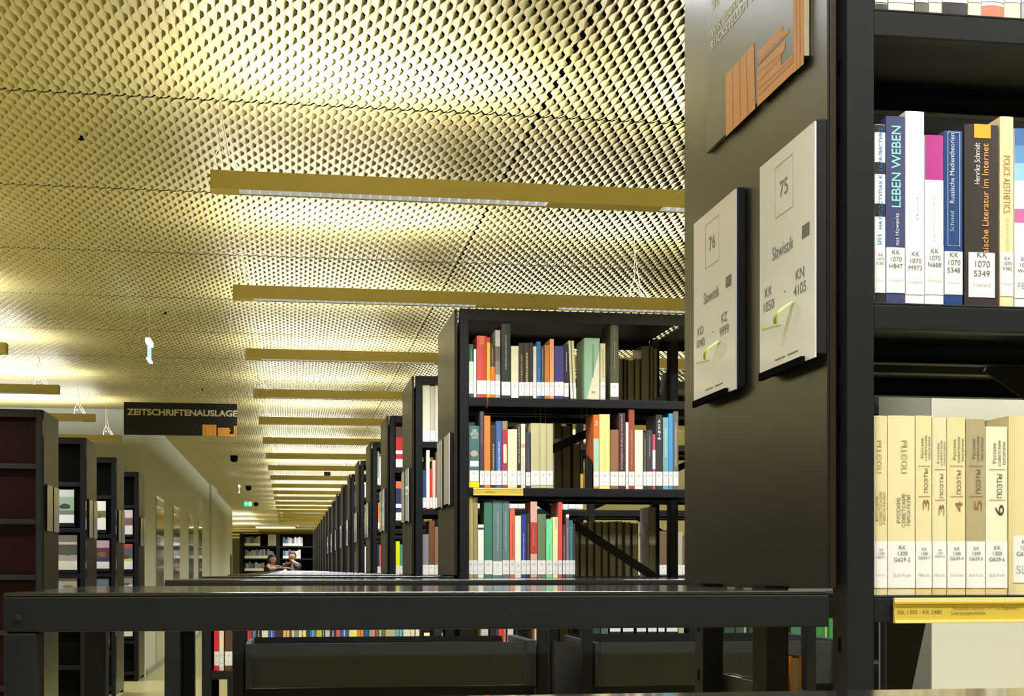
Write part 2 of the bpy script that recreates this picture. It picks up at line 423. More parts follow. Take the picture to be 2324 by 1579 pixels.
# ------------------------------------------------------------------ books
def book(x0, x1, yf, z0, z1, col, label, depth=.145, bands=(), bulge=.0011, lab=None, text=None, bars=None, lean=0.0, group=None, lab_ink='bars', back=False, hard=False, cat='book', name='book', nolabelpart=False, rough=.42, labw=None):
    """x0,x1: width; yf: plane of the spine; bands: (from,to,colour) as fractions of the height; lab: (z from, z to) of the shelf-mark label."""
    w = x1-x0-.0006; h = z1-z0; cx = (x0+x1)/2; t = min(.0022, w*.2)
    e = empty(name, (cx, yf, z0), label, cat, group)
    if lean: e.rotation_euler = (0, lean, 0)
    if back: e.rotation_euler = (0, lean, PI)
    cuts = sorted({0.0, 1.0} | {b[0] for b in bands} | {b[1] for b in bands})
    cols = [col]; 
    def colof(a, b):
        for f, g, c in bands:
            if a >= f-1e-6 and b <= g+1e-6:
                if c not in cols: cols.append(c)
                return cols.index(c)
        return 0
    def sp(x): return -bulge*(1-(2*x/w)**2)
    m = MB(); N = 5 if bulge > .001 else 1
    xs = [-w/2+w*i/N for i in range(N+1)]
    for a, b in zip(cuts[:-1], cuts[1:]):
        mi = colof(a, b)
        for i in range(N):
            m.quad((xs[i], sp(xs[i]), a*h), (xs[i+1], sp(xs[i+1]), a*h), (xs[i+1], sp(xs[i+1]), b*h), (xs[i], sp(xs[i]), b*h), mi)
    for z, up in ((0, 0), (h, 1)):                                   # spine edge thickness
        for i in range(N):
            m.quad((xs[i], sp(xs[i]), z), (xs[i+1], sp(xs[i+1]), z), (xs[i+1], t, z), (xs[i], t, z), colof(0, cuts[1]) if not up else colof(cuts[-2], 1))
    m.quad((-w/2, t, 0), (w/2, t, 0), (w/2, t, h), (-w/2, t, h))
    m.box(-w/2, -w/2+t, 0, depth, 0, h).box(w/2-t, w/2, 0, depth, 0, h)
    mats = [paint(c, rough) for c in cols]
    if bars:                                                         # small illegible title: a broken line of marks
        bc, b0, b1, bw = bars; mats.append(mat('print_%d_%d_%d' % bc, bc, .6)); z = b0*h
        rnd = random.Random(int(cx*10000))
        while z < b1*h:
            s = rnd.uniform(.003, .008); s = min(s, b1*h-z)
            m.box(-bw*w/2, bw*w/2, -bulge-.0005, -bulge-.0001, z, z+s, len(mats)-1); z += s+rnd.uniform(.0008, .003)
            if s < .0005: break
    cv = m.build('cover', mats, e, fix=False)
    g = .003 if h > .08 else .001
    MB().box(-w/2+t+.0001, w/2-t-.0001, t+.0002, depth-.004, g*.6, h-g).build('pages', M_PAGES, e)
    if lab:
        a, b = lab[0]-z0, lab[1]-z0; q = MB(); lw = w if not labw else labw
        xs2 = [-lw/2+lw*i/N for i in range(N+1)]
        for i in range(N):
            q.quad((xs2[i], sp(xs2[i])-.0007, a), (xs2[i+1], sp(xs2[i+1])-.0007, a), (xs2[i+1], sp(xs2[i+1])-.0007, b), (xs2[i], sp(xs2[i])-.0007, b))
        if lab_ink == 'bars':
            yy = -bulge-.0010; ww = min(w*.28, .006); hh = b-a
            for fz, fh, fw in ((.80, .035, .35), (.70, .05, 1), (.60, .03, .7), (.22, .02, 1.1)):
                q.box(-ww*fw, ww*fw, yy, yy+.0002, a+fz*hh, a+(fz+fh)*hh, 1)
        lo = q.build('shelf_mark_label', [M_LABEL, M_FAINT], e)
        if isinstance(lab_ink, str) and lab_ink != 'bars':
            ln = lab_ink.split('|'); yy = -bulge-.0009; hh = b-a
            wrap(letters('\n'.join(ln[:3]), (0, yy, a+hh*.74), (min(w*.72, .021), None), EX, EZ, M_INK, lo, spacing=1.05), w, bulge, .0012)
            if len(ln) > 3: wrap(letters(ln[3], (0, yy, a+hh*.28), (min(w*.72, .022), None), EX, EZ, M_FAINT, lo), w, bulge, .0012)
    return e, w, h, bulge

def wrap(o, w, bulge, off=.0006):
    """Lay flat lettering onto the faceted, slightly convex spine."""
    N = 5 if bulge > .001 else 1
    xs = [-w/2+w*i/N for i in range(N+1)]; ys = [-bulge*(1-(2*x/w)**2) for x in xs]
    for v in o.data.vertices:
        x = max(xs[0], min(xs[-1]-1e-7, v.co.x)); i = min(N-1, int((x-xs[0])/(w/N)))
        f = (x-xs[i])/(w/N); v.co.y = ys[i]*(1-f)+ys[i+1]*f-off
    return o
def spine_text(e, s, cx, zc, L, Hh, colr, bulge, up=True, bold=.0, w=.03):
    """Title up the spine (German way) or down it; L = length along the height, Hh = cap height across."""
    m = mat('print_%d_%d_%d' % colr, colr, .5)
    y = -bulge-.0001
    if up: return wrap(letters(s, (cx, y, zc), (L, Hh), EZ, NX, m, e.children[0], bold=bold), w, bulge)
    return wrap(letters(s, (cx, y, zc), (L, Hh), NZ, EX, m, e.children[0], bold=bold), w, bulge)

ROWREG = []
def book_row(spec, Yf, zs, where, group, labz=None, depth=.145, start='the post', default_lab=True):
    """spec rows: (px0, px1, py_top, colour, short look, options). Widths and tops measured on the plane Yf."""
    prev = start; out = []
    for s in spec:
        a, b, ytop, col, look = s[:5]; o = dict(s[5]) if len(s) > 5 else {}
        xa, xb = X_at(a, Yf), X_at(b, Yf); zt = Z_at(ytop, (xa+xb)/2, Yf)
        label = '%s book %s, after %s' % (look, where, prev)
        bands = [((min(max((Z_at(y1, xa, Yf)-zs)/(zt-zs), 0), 1)), min(max((Z_at(y0, xa, Yf)-zs)/(zt-zs), 0), 1), c) for y0, y1, c in o.pop('bands', [])]
        lb = o.pop('lab', labz)
        lz = (max(Z_at(lb[1], xa, Yf), zs+.002), Z_at(lb[0], xa, Yf)) if lb else None
        txt = o.pop('txt', [])
        r = book(xa, xb, Yf, zs+.0005, zt, col, label, depth=o.pop('depth', depth+random.uniform(-.015, .02)), bands=bands, lab=lz, group=group, **o)
        for (st, y0, y1, cxf, hf, cc, up, *bd) in txt:
            ee, w_, h_, bu = r
            za, zb_ = Z_at(y1, xa, Yf)-zs, Z_at(y0, xa, Yf)-zs
            spine_text(ee, st, (cxf-.5)*w_, (za+zb_)/2, zb_-za, hf*w_, cc, bu, up, bd[0] if bd else 0.0, w_)
        prev = 'the ' + look
        out.append(r)
    return out

# ---- the closest bookcase: middle shelf
YN = row(0)+.010
W = (250, 248, 250); CR = (222, 210, 165)
near_mid = [
 (1984.5, 2009.5, 283, (232, 240, 245), 'white and black striped', dict(bands=[(283, 300, (25,25,30)), (368, 395, (28,30,38)), (462, 492, (28,30,38)), (655, 690, (24,24,28))], lab=(561, 664), lab_ink='KK|1070|C581|Freihand', txt=[('НА ПОДСТУПАХ К КАРАЛИСТИКЕ', 290, 520, .55, .42, (20, 105, 180), True), ('ЯН', 533, 556, .45, .4, (70, 150, 200), True)])),
 (2010.5, 2053.5, 264, (58, 64, 110), 'navy LEBEN WEBEN', dict(lab=(561, 664), lab_ink='KK|1070|H847|Freihand', txt=[('LEBEN WEBEN', 286, 471, .52, .50, (140, 208, 212), True, .012), ('not Howanitz', 484, 557, .56, .20, (235, 240, 245), True)])),
 (2054.5, 2097.5, 253, (250, 248, 250), 'tall plain white', dict(lab=(565, 668), lab_ink='KK|1070|M973|Freihand', txt=[('Menzel', 448, 497, .62, .16, (205, 195, 205), True)])),
 (2098.5, 2141.5, 307, (250, 248, 250), 'magenta-topped white', dict(bands=[(300, 408, (172, 50, 138))], lab=(556, 668), lab_ink='KK|1070|N688|Freihand', bars=((214, 208, 204), .38, .66, .08))),
 (2142.5, 2184.5, 297, (24, 62, 122), 'blue framed', dict(bands=[], lab=(570, 668), lab_ink='KK|1070|S348|FBG-Freihand', txt=[('Russische Medientheorien', 303, 462, .40, .25, (215, 225, 238), True), ('Schmid', 480, 526, .40, .2, (165, 185, 205), True)])),
 (2188, 2266, 283, (48, 40, 43), 'thick dark brown', dict(bands=[], lab=(572, 674), labw=.0345, lab_ink='KK|1070|S349|Freihand', txt=[('Henrike Schmidt', 324, 418, .36, .16, (230, 228, 225), True), ('Russische Literatur im Internet', 325, 606, .60, .19, (250, 172, 92), True)])),
 (2269, 2300, 265, (252, 226, 176), 'pale peach', dict(lab=(572, 672), lab_ink='KK|1070|V382|Freihand', txt=[('POLICE AESTHETICS', 354, 484, .48, .52, (168, 128, 84), False), ('LITERATURE, FILM, AND THE SECRET POLICE', 490, 570, .5, .3, (222, 178, 140), False)])),
 (2302, 2344, 292, (235, 240, 245), 'blue-topped white', dict(bands=[(285, 330, (70, 110, 175)), (330, 370, (95, 150, 205)), (370, 410, (150, 200, 230)), (474, 506, (196, 108, 162))], lab=(575, 676), lab_ink='KK|1070|W450|FBG')),
 (2346, 2380, 300, (120, 60, 60), 'dull red', dict(lab=(575, 676))),
 (2382, 2440, 280, (60, 90, 80), 'dark green', dict(lab=(575, 676))),
]
r = book_row(near_mid, YN, SH[1], 'on the closest middle shelf', 'books on the middle shelf beside the notices', start='the corner post')
def plaque(rr, x0f, x1f, y0, y1, zs, colr, name, Yf=YN, frame=None):
    e, w_, h_, bu = rr; q = MB(); za, zb_ = Z_at(y1, e.location.x, Yf)-zs, Z_at(y0, e.location.x, Yf)-zs
    a, b = (x0f-.5)*w_, (x1f-.5)*w_; y = -bu-.0005
    if frame:
        t = .0006
        q.box(a, a+t, y, y+.0002, za, zb_).box(b-t, b, y, y+.0002, za, zb_).box(a, b, y, y+.0002, za, za+t).box(a, b, y, y+.0002, zb_-t, zb_)
    else: q.box(a, b, y, y+.0002, za, zb_)
    o = q.build(name, paint(colr), e.children[0]); return o
plaque(r[4], .16, .84, 301, 560, SH[1], (205, 220, 235), 'printed_frame', frame=1)
plaque(r[5], .27, .76, 283.5, 315, SH[1], (250, 170, 50), 'orange_square')
# ---- bottom shelf: the pale poetry volumes
def vol(a, b, top, col, look, num, mark, ya=0, k=(95, 92, 70)):
    t = [('Русские\nсоветские\nписатели', 988+ya, 1046+ya, .60, .62, k, True), ('ПОЭТЫ', 1064+ya, 1118+ya, .62, .26, k, True), (num, 1134+ya, 1158+ya, .62, .42, (140, 105, 60) if num != '6' else (70, 66, 60), num == '6' and False or True)]
    return (a, b, top, col, look, dict(lab=(1228, 1334), lab_ink=mark, txt=t, bands=[(1334, 1352, (228, 205, 140))], bulge=.0014, hard=True))
near_low = [
 (1983, 2013.5, 943, CR, 'cream poetry volume one', dict(bulge=.0014, lab=(1228, 1334), lab_ink='KK|1300|G629-1|SLA-Freih', txt=[('ПОЭТЫ', 1000, 1074, .36, .36, (176, 166, 110), True), ('РУССКИЕ\nСОВЕТСКИЕ\nПИСАТЕЛИ', 1115, 1192, .48, .78, (140, 132, 92), True)])),
 (2014.5, 2076.5, 943, (228, 218, 178), 'thick cream poetry', dict(bulge=.0018, lab=(1228, 1334), lab_ink='KK|1300|G629-2|SLA-Freih', txt=[('ПОЭТЫ', 1000, 1074, .58, .22, (165, 155, 100), True), ('РУССКИЕ\nСОВЕТСКИЕ\nПИСАТЕЛИ', 1120, 1196, .56, .52, (100, 96, 75), True)])),
 vol(2077.5, 2114.5, 943, (228, 216, 172), 'cream numbered three', '3', 'KK|1300|G629-3|FBG-SLI'),
 vol(2115.5, 2148, 947, (226, 218, 182), 'slim cream numbered three', '3', 'KK|1300|G629-3,2|FBG-SLI', 12),
 vol(2149, 2191, 947, (226, 214, 166), 'cream numbered four', '4', 'KK|1300|G629-4|SLA-Freih', 4),
 vol(2192, 2235.5, 951, (172, 160, 128), 'taupe numbered five', '5', 'KK|1300|G629-5|SLA-Freih', 2, (88, 78, 62)),
 vol(2236.5, 2286, 968, (236, 231, 204), 'pale ivory numbered six', '6', 'KK|1300|G629-6|SLA-Freih', 12, (84, 80, 66)),
 (2289, 2352, 944, (226, 212, 162), 'swollen cream', dict(bulge=.006, lab=(1215, 1322), labw=.028, lab_ink='KK|1300|G629-7|SLA')),
 (2354, 2392, 946, (234, 220, 172), 'cream last', dict(lab=(1228, 1334))),
]
r = book_row(near_low, YN, SH[2], 'on the closest lower shelf', 'pale poetry volumes on the shelf with the yellow strip', start='the corner post')
for i in (2, 3, 4, 5, 6):
    e_, w_, h_, bu = r[i]; q = MB()
    for py in (1055, 1124):
        z = Z_at(py+(12, 4)[i in (2,4,5)], e_.location.x, YN)-SH[2]; 
        for a_, b_ in ((-.36, -.3), (-.3, -.1), (-.1, .1), (.1, .3), (.3, .40)): q.quad((w_*a_, 0, z), (w_*b_, 0, z), (w_*b_, 0, z+.0006), (w_*a_, 0, z+.0006))
    wrap(q.build('printed_rules', paint((105, 98, 72)), e_.children[0]), w_, bu)
# ---- top shelf of the closest bookcase: only the feet of the books show
near_top = [
 (1985, 2014, -400, (150, 152, 132), 'grey-green', dict(bands=[(10, 60, (52, 56, 48))])),
 (2016, 2075, -420, (236, 232, 212), 'broad white and grey', dict(bands=[])),
 (2076, 2107, -430, (96, 98, 84), 'olive grey', {}),
 (2108, 2137, -410, (226, 230, 210), 'pale greenish', {}),
 (2138, 2196, -440, (242, 240, 236), 'thick black-footed white', dict(bands=[(2, 60, (48, 42, 50))])),
 (2197, 2226, -420, (244, 238, 205), 'narrow ivory', {}),
 (2227, 2278, -450, (245, 244, 240), 'salmon-footed white', dict(bands=[(14, 60, (224, 128, 104))], bulge=.004)),
 (2279, 2316, -430, (240, 234, 205), 'ivory', {}),
 (2318, 2350, -430, (190, 180, 196), 'lilac', {}),
]
book_row(near_top, YN, SH[0], 'on the closest top shelf', 'books whose feet show on the uppermost shelf', start='the corner post', labz=(-60, 5))
# yellow label strip clipped below
xs0 = X_at(2025, row(0)); xs1 = X_at(2420, row(0)); yy = row(0)-.002
e = empty('shelf_label_strip', (xs0, yy, H-.064), 'yellow label strip reading KK 1300 clipped under the cream poetry volumes', 'label strip')
zt = H-.0335-(H-.064)
MB().box(0, xs1-xs0, -.004, 0, .0035, zt-.007).box(0, xs1-xs0, -.0065, 0, zt-.007, zt-.0055).build('strip', M_BRASS, e)
MB().box(0, xs1-xs0, -.007, 0, 0, .0035).box(0, xs1-xs0, -.005, 0, zt-.0055, zt).build('strip_edge', [M_BRASSL], e, bevel=.0005)
letters('KK 1300 - KK 2480', (.0325, -.0041, .0135), (.056, None), EX, EZ, M_BRASSK, e)
letters('Russische Literatur 1917 bis Gegenwart', (.118, -.0041, .0172), (.086, None), EX, EZ, M_BRASSK, e)
letters('Literaturgeschichte', (.095, -.0041, .0115), (.044, None), EX, EZ, M_BRASSK, e)
# dark gusset plate that shows below the strip
bc0 = [o for o in C.objects if o.name == 'bookcase'][0]
yg = row(0)+.62
gx = [X_at(2012, yg), X_at(2106, yg), X_at(2060, yg), X_at(2012, yg)]
MB().prism([(gx[0]-.650, .62, Z_at(1390, gx[0], yg)), (gx[1]-.650, .62, Z_at(1390, gx[1], yg)), (gx[2]-.650, .62, Z_at(1610, gx[2], yg)), (gx[3]-.650, .62, Z_at(1610, gx[3], yg))], (0, .004, 0)).build('gusset_plate', mat('brown_black_plate', rough=.5, raw=(.035, .030, .022)), bc0)
# books lying low on the far side of this bookcase
for xa, xb, zt, col, look in ((.699, .722, -.170, (60, 58, 60), 'grey book with white page edges'), (.730, .750, -.178, (70, 55, 40), 'brown book with cream page edges'), (.757, .774, -.132, (236, 140, 20), 'orange book'), (.780, .806, -.19, (80, 62, 40), 'low brown book')):
    book(xa, xb, row(0)+.625, SH[3]+.0005, H+zt, col, look + ' low on the rear shelf, behind the low bookcase', depth=.17, back=True, group='books on the rear low shelf')
e = empty('bookend', (.7235, row(0)+.46, SH[3]+.0005), 'rounded black bookend on the rear low shelf behind the glossy low bookcase', 'bookend')
pts = [(-.004+0.0, 0), (.03, 0)]
MB().prism([(0, 0, 0), (0, .13, 0), (0, .13, .13)] + [(0, .065+.065*math.cos(a*PI/8), .13+.05*math.sin(a*PI/8)) for a in range(1, 8)] + [(0, 0, .13)], (.003, 0, 0)).build('plate', M_STEEL, e)

# ---- the bookcase that faces the viewer
YC = row(2)+.010
def L(y0=863, y1=896): return (y0, y1)
DK = (60, 58, 58)
top = [
 (1064, 1075, 781, (34, 84, 62), 'green and mint', dict(bands=[(820, 893, (205, 226, 208))], lab=(866, 893), bars=((200, 215, 205), .35, .9, .08))),
 (1075.5, 1081, 792, (236, 234, 232), 'slim white', dict(lab=None)),
 (1082, 1104.5, 762, (192, 72, 62), 'thick red', dict(lab=(863, 894), bulge=.004, bars=((215, 120, 85), .86, .99, .5))),
 (1105, 1112.5, 765, (242, 182, 48), 'slim yellow', dict(bands=[(760, 777, (190, 60, 40))], lab=(863, 894))),
 (1113, 1123.5, 780, (60, 48, 42), 'brown and orange', dict(bands=[(832, 906, (226, 110, 55))], lab=(864, 895), bars=((185, 170, 140), .45, .92, .12))),
 (1124, 1135.5, 749, (178, 178, 172), 'tall grey photo', dict(bands=[(786, 820, (105, 92, 88)), (820, 850, (128, 122, 116))], lab=(864, 895))),
 (1138, 1158.5, 735, (38, 44, 46), 'tallest blackish', dict(lab=(866, 897), bars=((165, 160, 145), .38, .85, .10))),
 (1160, 1177, 785, (218, 216, 184), 'cream', dict(lab=(866, 901))),
 (1178, 1189.5, 778, (46, 38, 32), 'dark brown', dict(lab=(867, 898), bars=((130, 115, 85), .25, .80, .30))),
 (1190, 1201.5, 778, (48, 38, 30), 'tan-lettered brown', dict(lab=(867, 898), bars=((176, 150, 112), .10, .82, .38))),
 (1202, 1209.5, 777, (44, 36, 30), 'slim brown', dict(lab=(867, 898))),
 (1210, 1217.5, 786, (212, 208, 194), 'pale grey', dict(lab=(867, 903))),
 (1218, 1227.5, 775, (24, 98, 165), 'bright blue', dict(lab=(867, 898), bars=((90, 150, 205), .30, .55, .15))),
 (1228, 1235.5, 785, (56, 50, 46), 'grey-striped dark', dict(lab=(867, 898), bars=((175, 172, 165), .05, .95, .2))),
 (1236, 1247.5, 783, (188, 118, 58), 'ochre', dict(lab=(867, 898))),
 (1248, 1257, 769, (250, 158, 105), 'slim orange', dict(lab=(867, 898))),
 (1258, 1279.5, 785, (60, 56, 118), 'thick navy', dict(lab=(866, 898), bars=((130, 125, 170), .18, .34, .10))),
 (1280.5, 1290.5, 780, (38, 34, 50), 'slim blue-black', dict(lab=(869, 900), bars=((190, 188, 190), .5, .85, .12))),
 (1295, 1300.5, 773, (208, 202, 162), 'leaning cream', dict(lab=(869, 903), lean=-.04)),
 (1302, 1308, 773, (200, 194, 158), 'second leaning cream', dict(lab=(869, 903), lean=-.04)),
 (1326, 1361, 767, (142, 178, 158), 'thick aqua', dict(lab=None)),
 (1362.5, 1374, 779, (214, 206, 168), 'slim cream', dict(lab=(866, 904), bars=((150, 130, 85), .40, .90, .22))),
 (1385, 1404, 731, (78, 78, 62), 'tall olive grey', dict(lab=(869, 900), bulge=.004, bars=((140, 138, 118), .4, .75, .08))),
]
WT = "on the facing bookcase's top shelf"
rt = book_row(top, YC, SH[0], WT, 'books on the top shelf of the facing bookcase', start='the post')
# cream corner on the aqua book and its print
e_, w_, h_, bu = rt[20]
MB().prism([(-w_*.34, -bu-.0006, .001), (w_*.49, -bu*.05-.0008, .001), (w_*.49, -bu*.05-.0008, h_*.80)], (0, .0003, 0)).build('cream_corner', paint((220, 214, 188)), e_.children[0])
MB().box(w_*.05, w_*.09, -bu-.0010, -bu-.0007, h_*.36, h_*.90).box(-w_*.04, w_*.2, -bu-.0012, -bu-.0009, .030, .032).box(-w_*.02, w_*.18, -bu-.0012, -bu-.0009, .026, .0275).build('print', paint((95, 120, 110)), e_.children[0])
# red ribbon marker hanging over the shelf
e = empty('ribbon_marker', (X_at(1103, YC), YC, SH[0]), 'thin red ribbon hanging from the thick red book over the shelf edge', 'ribbon')
MB().tube([(-.004, .002, .002), (0, -.014, .002), (.004, -.0145, -.010), (.005, -.014, -.026), (.003, -.013, -.034), (.001, -.0125, -.042)], .0011, 6).build('ribbon', paint((196, 50, 45)), e)

mid = [
 (1064, 1088, 966, (74, 112, 112), 'teal DER BROCKHAUS', dict(bands=[(1093, 1106, (236, 220, 40))], lab=(1067, 1092), labw=.036, txt=[])),
 (1089, 1098.5, 933, (72, 60, 78), 'tall slim plum', dict(bars=((150, 142, 150), .55, .98, .12))),
 (1099, 1113, 943, (252, 132, 62), 'bright orange', {}),
 (1114, 1125.5, 964, (58, 52, 56), 'charcoal', dict(bars=((165, 160, 155), .1, .7, .25))),
 (1126, 1139, 955, (70, 100, 158), 'steel blue', dict(bars=((205, 215, 230), .18, .70, .16))),
 (1140, 1152, 955, (172, 60, 78), 'crimson and tan', dict(bands=[(950, 975, (150, 132, 104))])),
 (1152.6, 1173.5, 974, (250, 240, 192), 'thick pale yellow', {}),
 (1174, 1182, 965, (58, 56, 48), 'ANCIENT EGYPT AND NUBIA', dict(txt=[('ANCIENT EGYPT AND NUBIA', 968, 1052, .5, .42, (205, 205, 190), False)])),
 (1182.5, 1192, 962, (248, 228, 204), 'blush', dict(bands=[(1007, 1016, (226, 160, 150))], bars=((175, 140, 110), .15, .5, .15))),
 (1193, 1204, 981, (62, 62, 84), 'slate navy', dict(lab=(1071, 1102), bars=((130, 130, 140), .3, .7, .12))),
 (1205, 1225, 960, (194, 188, 148), 'khaki', dict(depth=.19)),
 (1225.5, 1240, 960.5, (196, 190, 150), 'slimmer khaki', dict(depth=.19)),
 (1240.5, 1255, 961, (192, 186, 148), 'last khaki', dict(depth=.19)),
]
WM = "on the facing bookcase's middle shelf"
rm = book_row(mid, YC, SH[1], WM, 'books on the middle shelf of the facing bookcase', labz=(1068, 1100), start='the post')
e_, w_, h_, bu = rm[0]
M_TL = paint((205, 215, 205))
letters('DER\nBROCK\nHAUS', (.002, -bu-.0006, h_*.865), (w_*.78, h_*.15), EX, EZ, M_TL, e_.children[0], bold=.01, spacing=.8)
q = MB(); q.prism([(w_*.45*math.cos(a*PI/8)*(.8+.2*math.sin(3*a)), -bu-.0006, h_*.55+.012*math.sin(a*PI/8)) for a in range(16)], (0, .0003, 0)); q.build('photo', paint((190, 160, 150)), e_.children[0])
MB().box(-w_*.40, w_*.42, -bu-.0008, -bu-.0005, Z_at(1060, .9, YC)-SH[1], Z_at(1047, .9, YC)-SH[1]).build('white_sticker', M_LABEL, e_)
e_, w_, h_, bu = rm[5]
MB().prism([(w_*.34*math.cos(a), -bu-.0006, h_*.51+(.030 if math.sin(a) > 0 else -.030)+.008*math.sin(a)) for a in [i*PI/6 for i in range(12)]], (0, .0003, 0)).build('cream_plate', paint((245, 232, 190)), e_.children[0])
mid2 = [
 (1347, 1359, 941, (216, 110, 52), 'orange and aqua', dict(bands=[(995, 1106, (172, 208, 192))], txt=[('50', 955, 966, .55, .6, (240, 225, 205), True)])),
 (1360, 1384, 940, (246, 230, 150), 'thick yellow', dict(bars=((190, 175, 110), .22, .75, .04))),
 (1385, 1404, 975, (142, 102, 76), 'brown', {}),
 (1404.6, 1419, 937, (78, 46, 56), 'tall maroon volume II', dict(txt=[('Archäologische Studien zu Naukratis II', 942, 1066, .45, .34, (220, 205, 200), True)])),
 (1420, 1426.5, 958, (250, 232, 220), 'slim blush', {}),
 (1427, 1440, 928, (152, 72, 62), 'tallest rust red', dict(txt=[('AT BEGINN DER KAISERZEIT', 975, 1066, .5, .28, (205, 165, 150), True)])),
 (1440.6, 1459, 976, (252, 246, 212), 'ivory', {}),
 (1460, 1467.5, 982, (62, 64, 58), 'slim grey', dict(bars=((170, 170, 160), .1, .9, .15))),
 (1468, 1480.5, 976, (70, 62, 70), 'smoky purple', dict(bars=((190, 188, 190), .55, .9, .08))),
 (1481, 1487.5, 985, (190, 82, 104), 'pink and white', dict(bands=[(1021, 1064, (248, 246, 248))])),
 (1488.5, 1503.5, 941, (58, 52, 58), 'black Achmim', dict(txt=[])),
 (1504.5, 1517, 947, (116, 166, 182), 'light blue', dict(bars=((165, 195, 200), .45, .85, .3))),
 (1517.6, 1527, 938, (66, 146, 208), 'azure', {}),
 (1528, 1539.5, 933, (104, 98, 92), 'stone grey', dict(bars=((175, 170, 165), .3, .85, .2))),
]
rm2 = book_row(mid2, YC, SH[1], WM, 'books on the middle shelf of the facing bookcase', labz=(1070, 1102), start='the gap')
e_, w_, h_, bu = rm2[10]
letters('A\nc\nh\nm\ni\nm', (0, -bu-.0006, h_*.80), (w_*.42, h_*.27), EX, EZ, paint((240, 240, 240)), e_.children[0], bold=.02, spacing=.75)
low = [
 (1064, 1073.5, 1126, (178, 162, 112), 'tan cloth', {}),
 (1074, 1084.5, 1128, (152, 142, 98), 'khaki cloth', {}),
 (1085, 1098, 1190, (252, 250, 240), 'short blue-banded white', dict(bands=[(1197, 1202, (70, 72, 100))])),
 (1099, 1118, 1138, (66, 124, 104), 'broad green', {}),
 (1119, 1140, 1136, (98, 128, 134), 'broad teal grey', dict(bars=((215, 225, 228), .35, .86, .05), lab=(1273, 1305))),
 (1140.6, 1156, 1137, (96, 126, 132), 'teal grey', dict(bars=((215, 225, 228), .35, .86, .07))),
 (1157, 1168.5, 1154, (226, 104, 72), 'vermilion', dict(bars=((180, 70, 50), .3, .8, .15))),
 (1169, 1182.5, 1170, (252, 246, 232), 'ivory', dict(lab=(1273, 1306))),
 (1183, 1194, 1167, (46, 66, 150), 'royal blue', dict(bars=((150, 165, 215), .2, .70, .2))),
 (1194.5, 1203, 1166, (58, 44, 46), 'dark brown', dict(bars=((160, 130, 110), .1, .85, .15))),
 (1204, 1219, 1138, (190, 68, 62), 'red with pink ends', dict(bands=[(1130, 1185, (222, 178, 168)), (1257, 1310, (222, 178, 168))], bars=((235, 200, 190), .42, .65, .06))),
 (1220, 1238.5, 1166, (108, 128, 98), 'sage green', {}),
 (1239.5, 1253.5, 1178, (120, 228, 168), 'mint green', dict(bars=((70, 150, 105), .3, .55, .06))),
 (1254.5, 1266, 1173, (248, 238, 180), 'lemon', dict(txt=[('Walter Wolf', 1177, 1200, .6, .22, (60, 60, 50), True)])),
 (1267, 1276, 1139, (218, 88, 88), 'tall coral', {}),
 (1277, 1284, 1190, (92, 58, 68), 'plum', dict(bars=((180, 160, 165), .3, .8, .2))),
 (1284.6, 1291.5, 1167, (120, 98, 108), 'white-topped mauve', dict(bands=[(1160, 1174, (246, 244, 242))], bars=((190, 180, 185), .2, .8, .2))),
 (1292, 1300, 1180, (48, 116, 138), 'petrol blue', dict(bars=((160, 200, 215), .15, .9, .1))),
 (1300.5, 1305, 1188, (64, 62, 66), 'slim charcoal', {}),
]
book_row(low, YC, SH[2], "on the facing bookcase's lower shelf", 'books on the lower shelf of the facing bookcase', labz=(1271, 1303), start='the post')
# books on the far side of the same bookcase, seen from behind through the gaps
YR = row(2)+.64-.17
GB = 'books on the far side of the facing bookcase'
for i, (a, b, yt) in enumerate(((1306, 1315, 1190), (1318, 1331, 1185), (1335, 1348, 1185), (1351, 1365, 1183), (1368, 1381, 1184), (1384, 1399, 1183), (1402, 1413, 1182), (1419, 1432, 1184), (1436, 1449, 1186), (1473, 1490, 1150))):
    xa, xb = X_at(a, YR), X_at(b, YR)
    book(xa, xb, YR+.16, SH[2]+.0005, Z_at(yt, xa, YR), (150, 140, 92) if i < 9 else (110, 104, 100), 'khaki volume in a row on the far side of the facing bookcase' if i < 9 else 'taller grey volume beside the khaki row on the far side', depth=.155, back=True, group=GB, bulge=.004)
for i, (a, b, yt, lk, c) in enumerate(((1406, 1415, 812, 'brown-black', (44, 36, 36)), (1417, 1423, 812, 'slim black', (28, 24, 26)), (1425, 1440, 815, 'maroon-black', (60, 44, 44)), (1441, 1454, 812, 'dark walnut', (58, 44, 36)), (1456, 1475, 783, 'leather brown', (120, 92, 74)), (1476, 1484, 783, 'chestnut', (84, 52, 34)), (1485, 1492, 790, 'ivory-backed', (205, 200, 170)), (1522, 1532, 840, 'moss green', (64, 66, 44)))):
    xa, xb = X_at(a, YR), X_at(b, YR)
    book(xa, xb, YR+.16, SH[0]+.0005, Z_at(yt, xa, YR), c, lk + ' book high on the far side of the facing bookcase', depth=.155, back=True, group=GB)
for i, (a, b, yt, lk, c) in enumerate(((1258, 1275, 958, 'pale grey', (190, 188, 182)), (1277, 1296, 965, 'ash grey', (118, 112, 114)), (1300, 1318, 985, 'sooty', (50, 46, 44)), (1462, 1480, 975, 'charcoal-backed', (52, 48, 50)))):
    xa, xb = X_at(a, YR), X_at(b, YR)
    book(xa, xb, YR+.16, SH[1]+.0005, Z_at(yt, xa, YR), c, lk + ' book midway on the far side of the facing bookcase', depth=.155, back=True, group=GB)
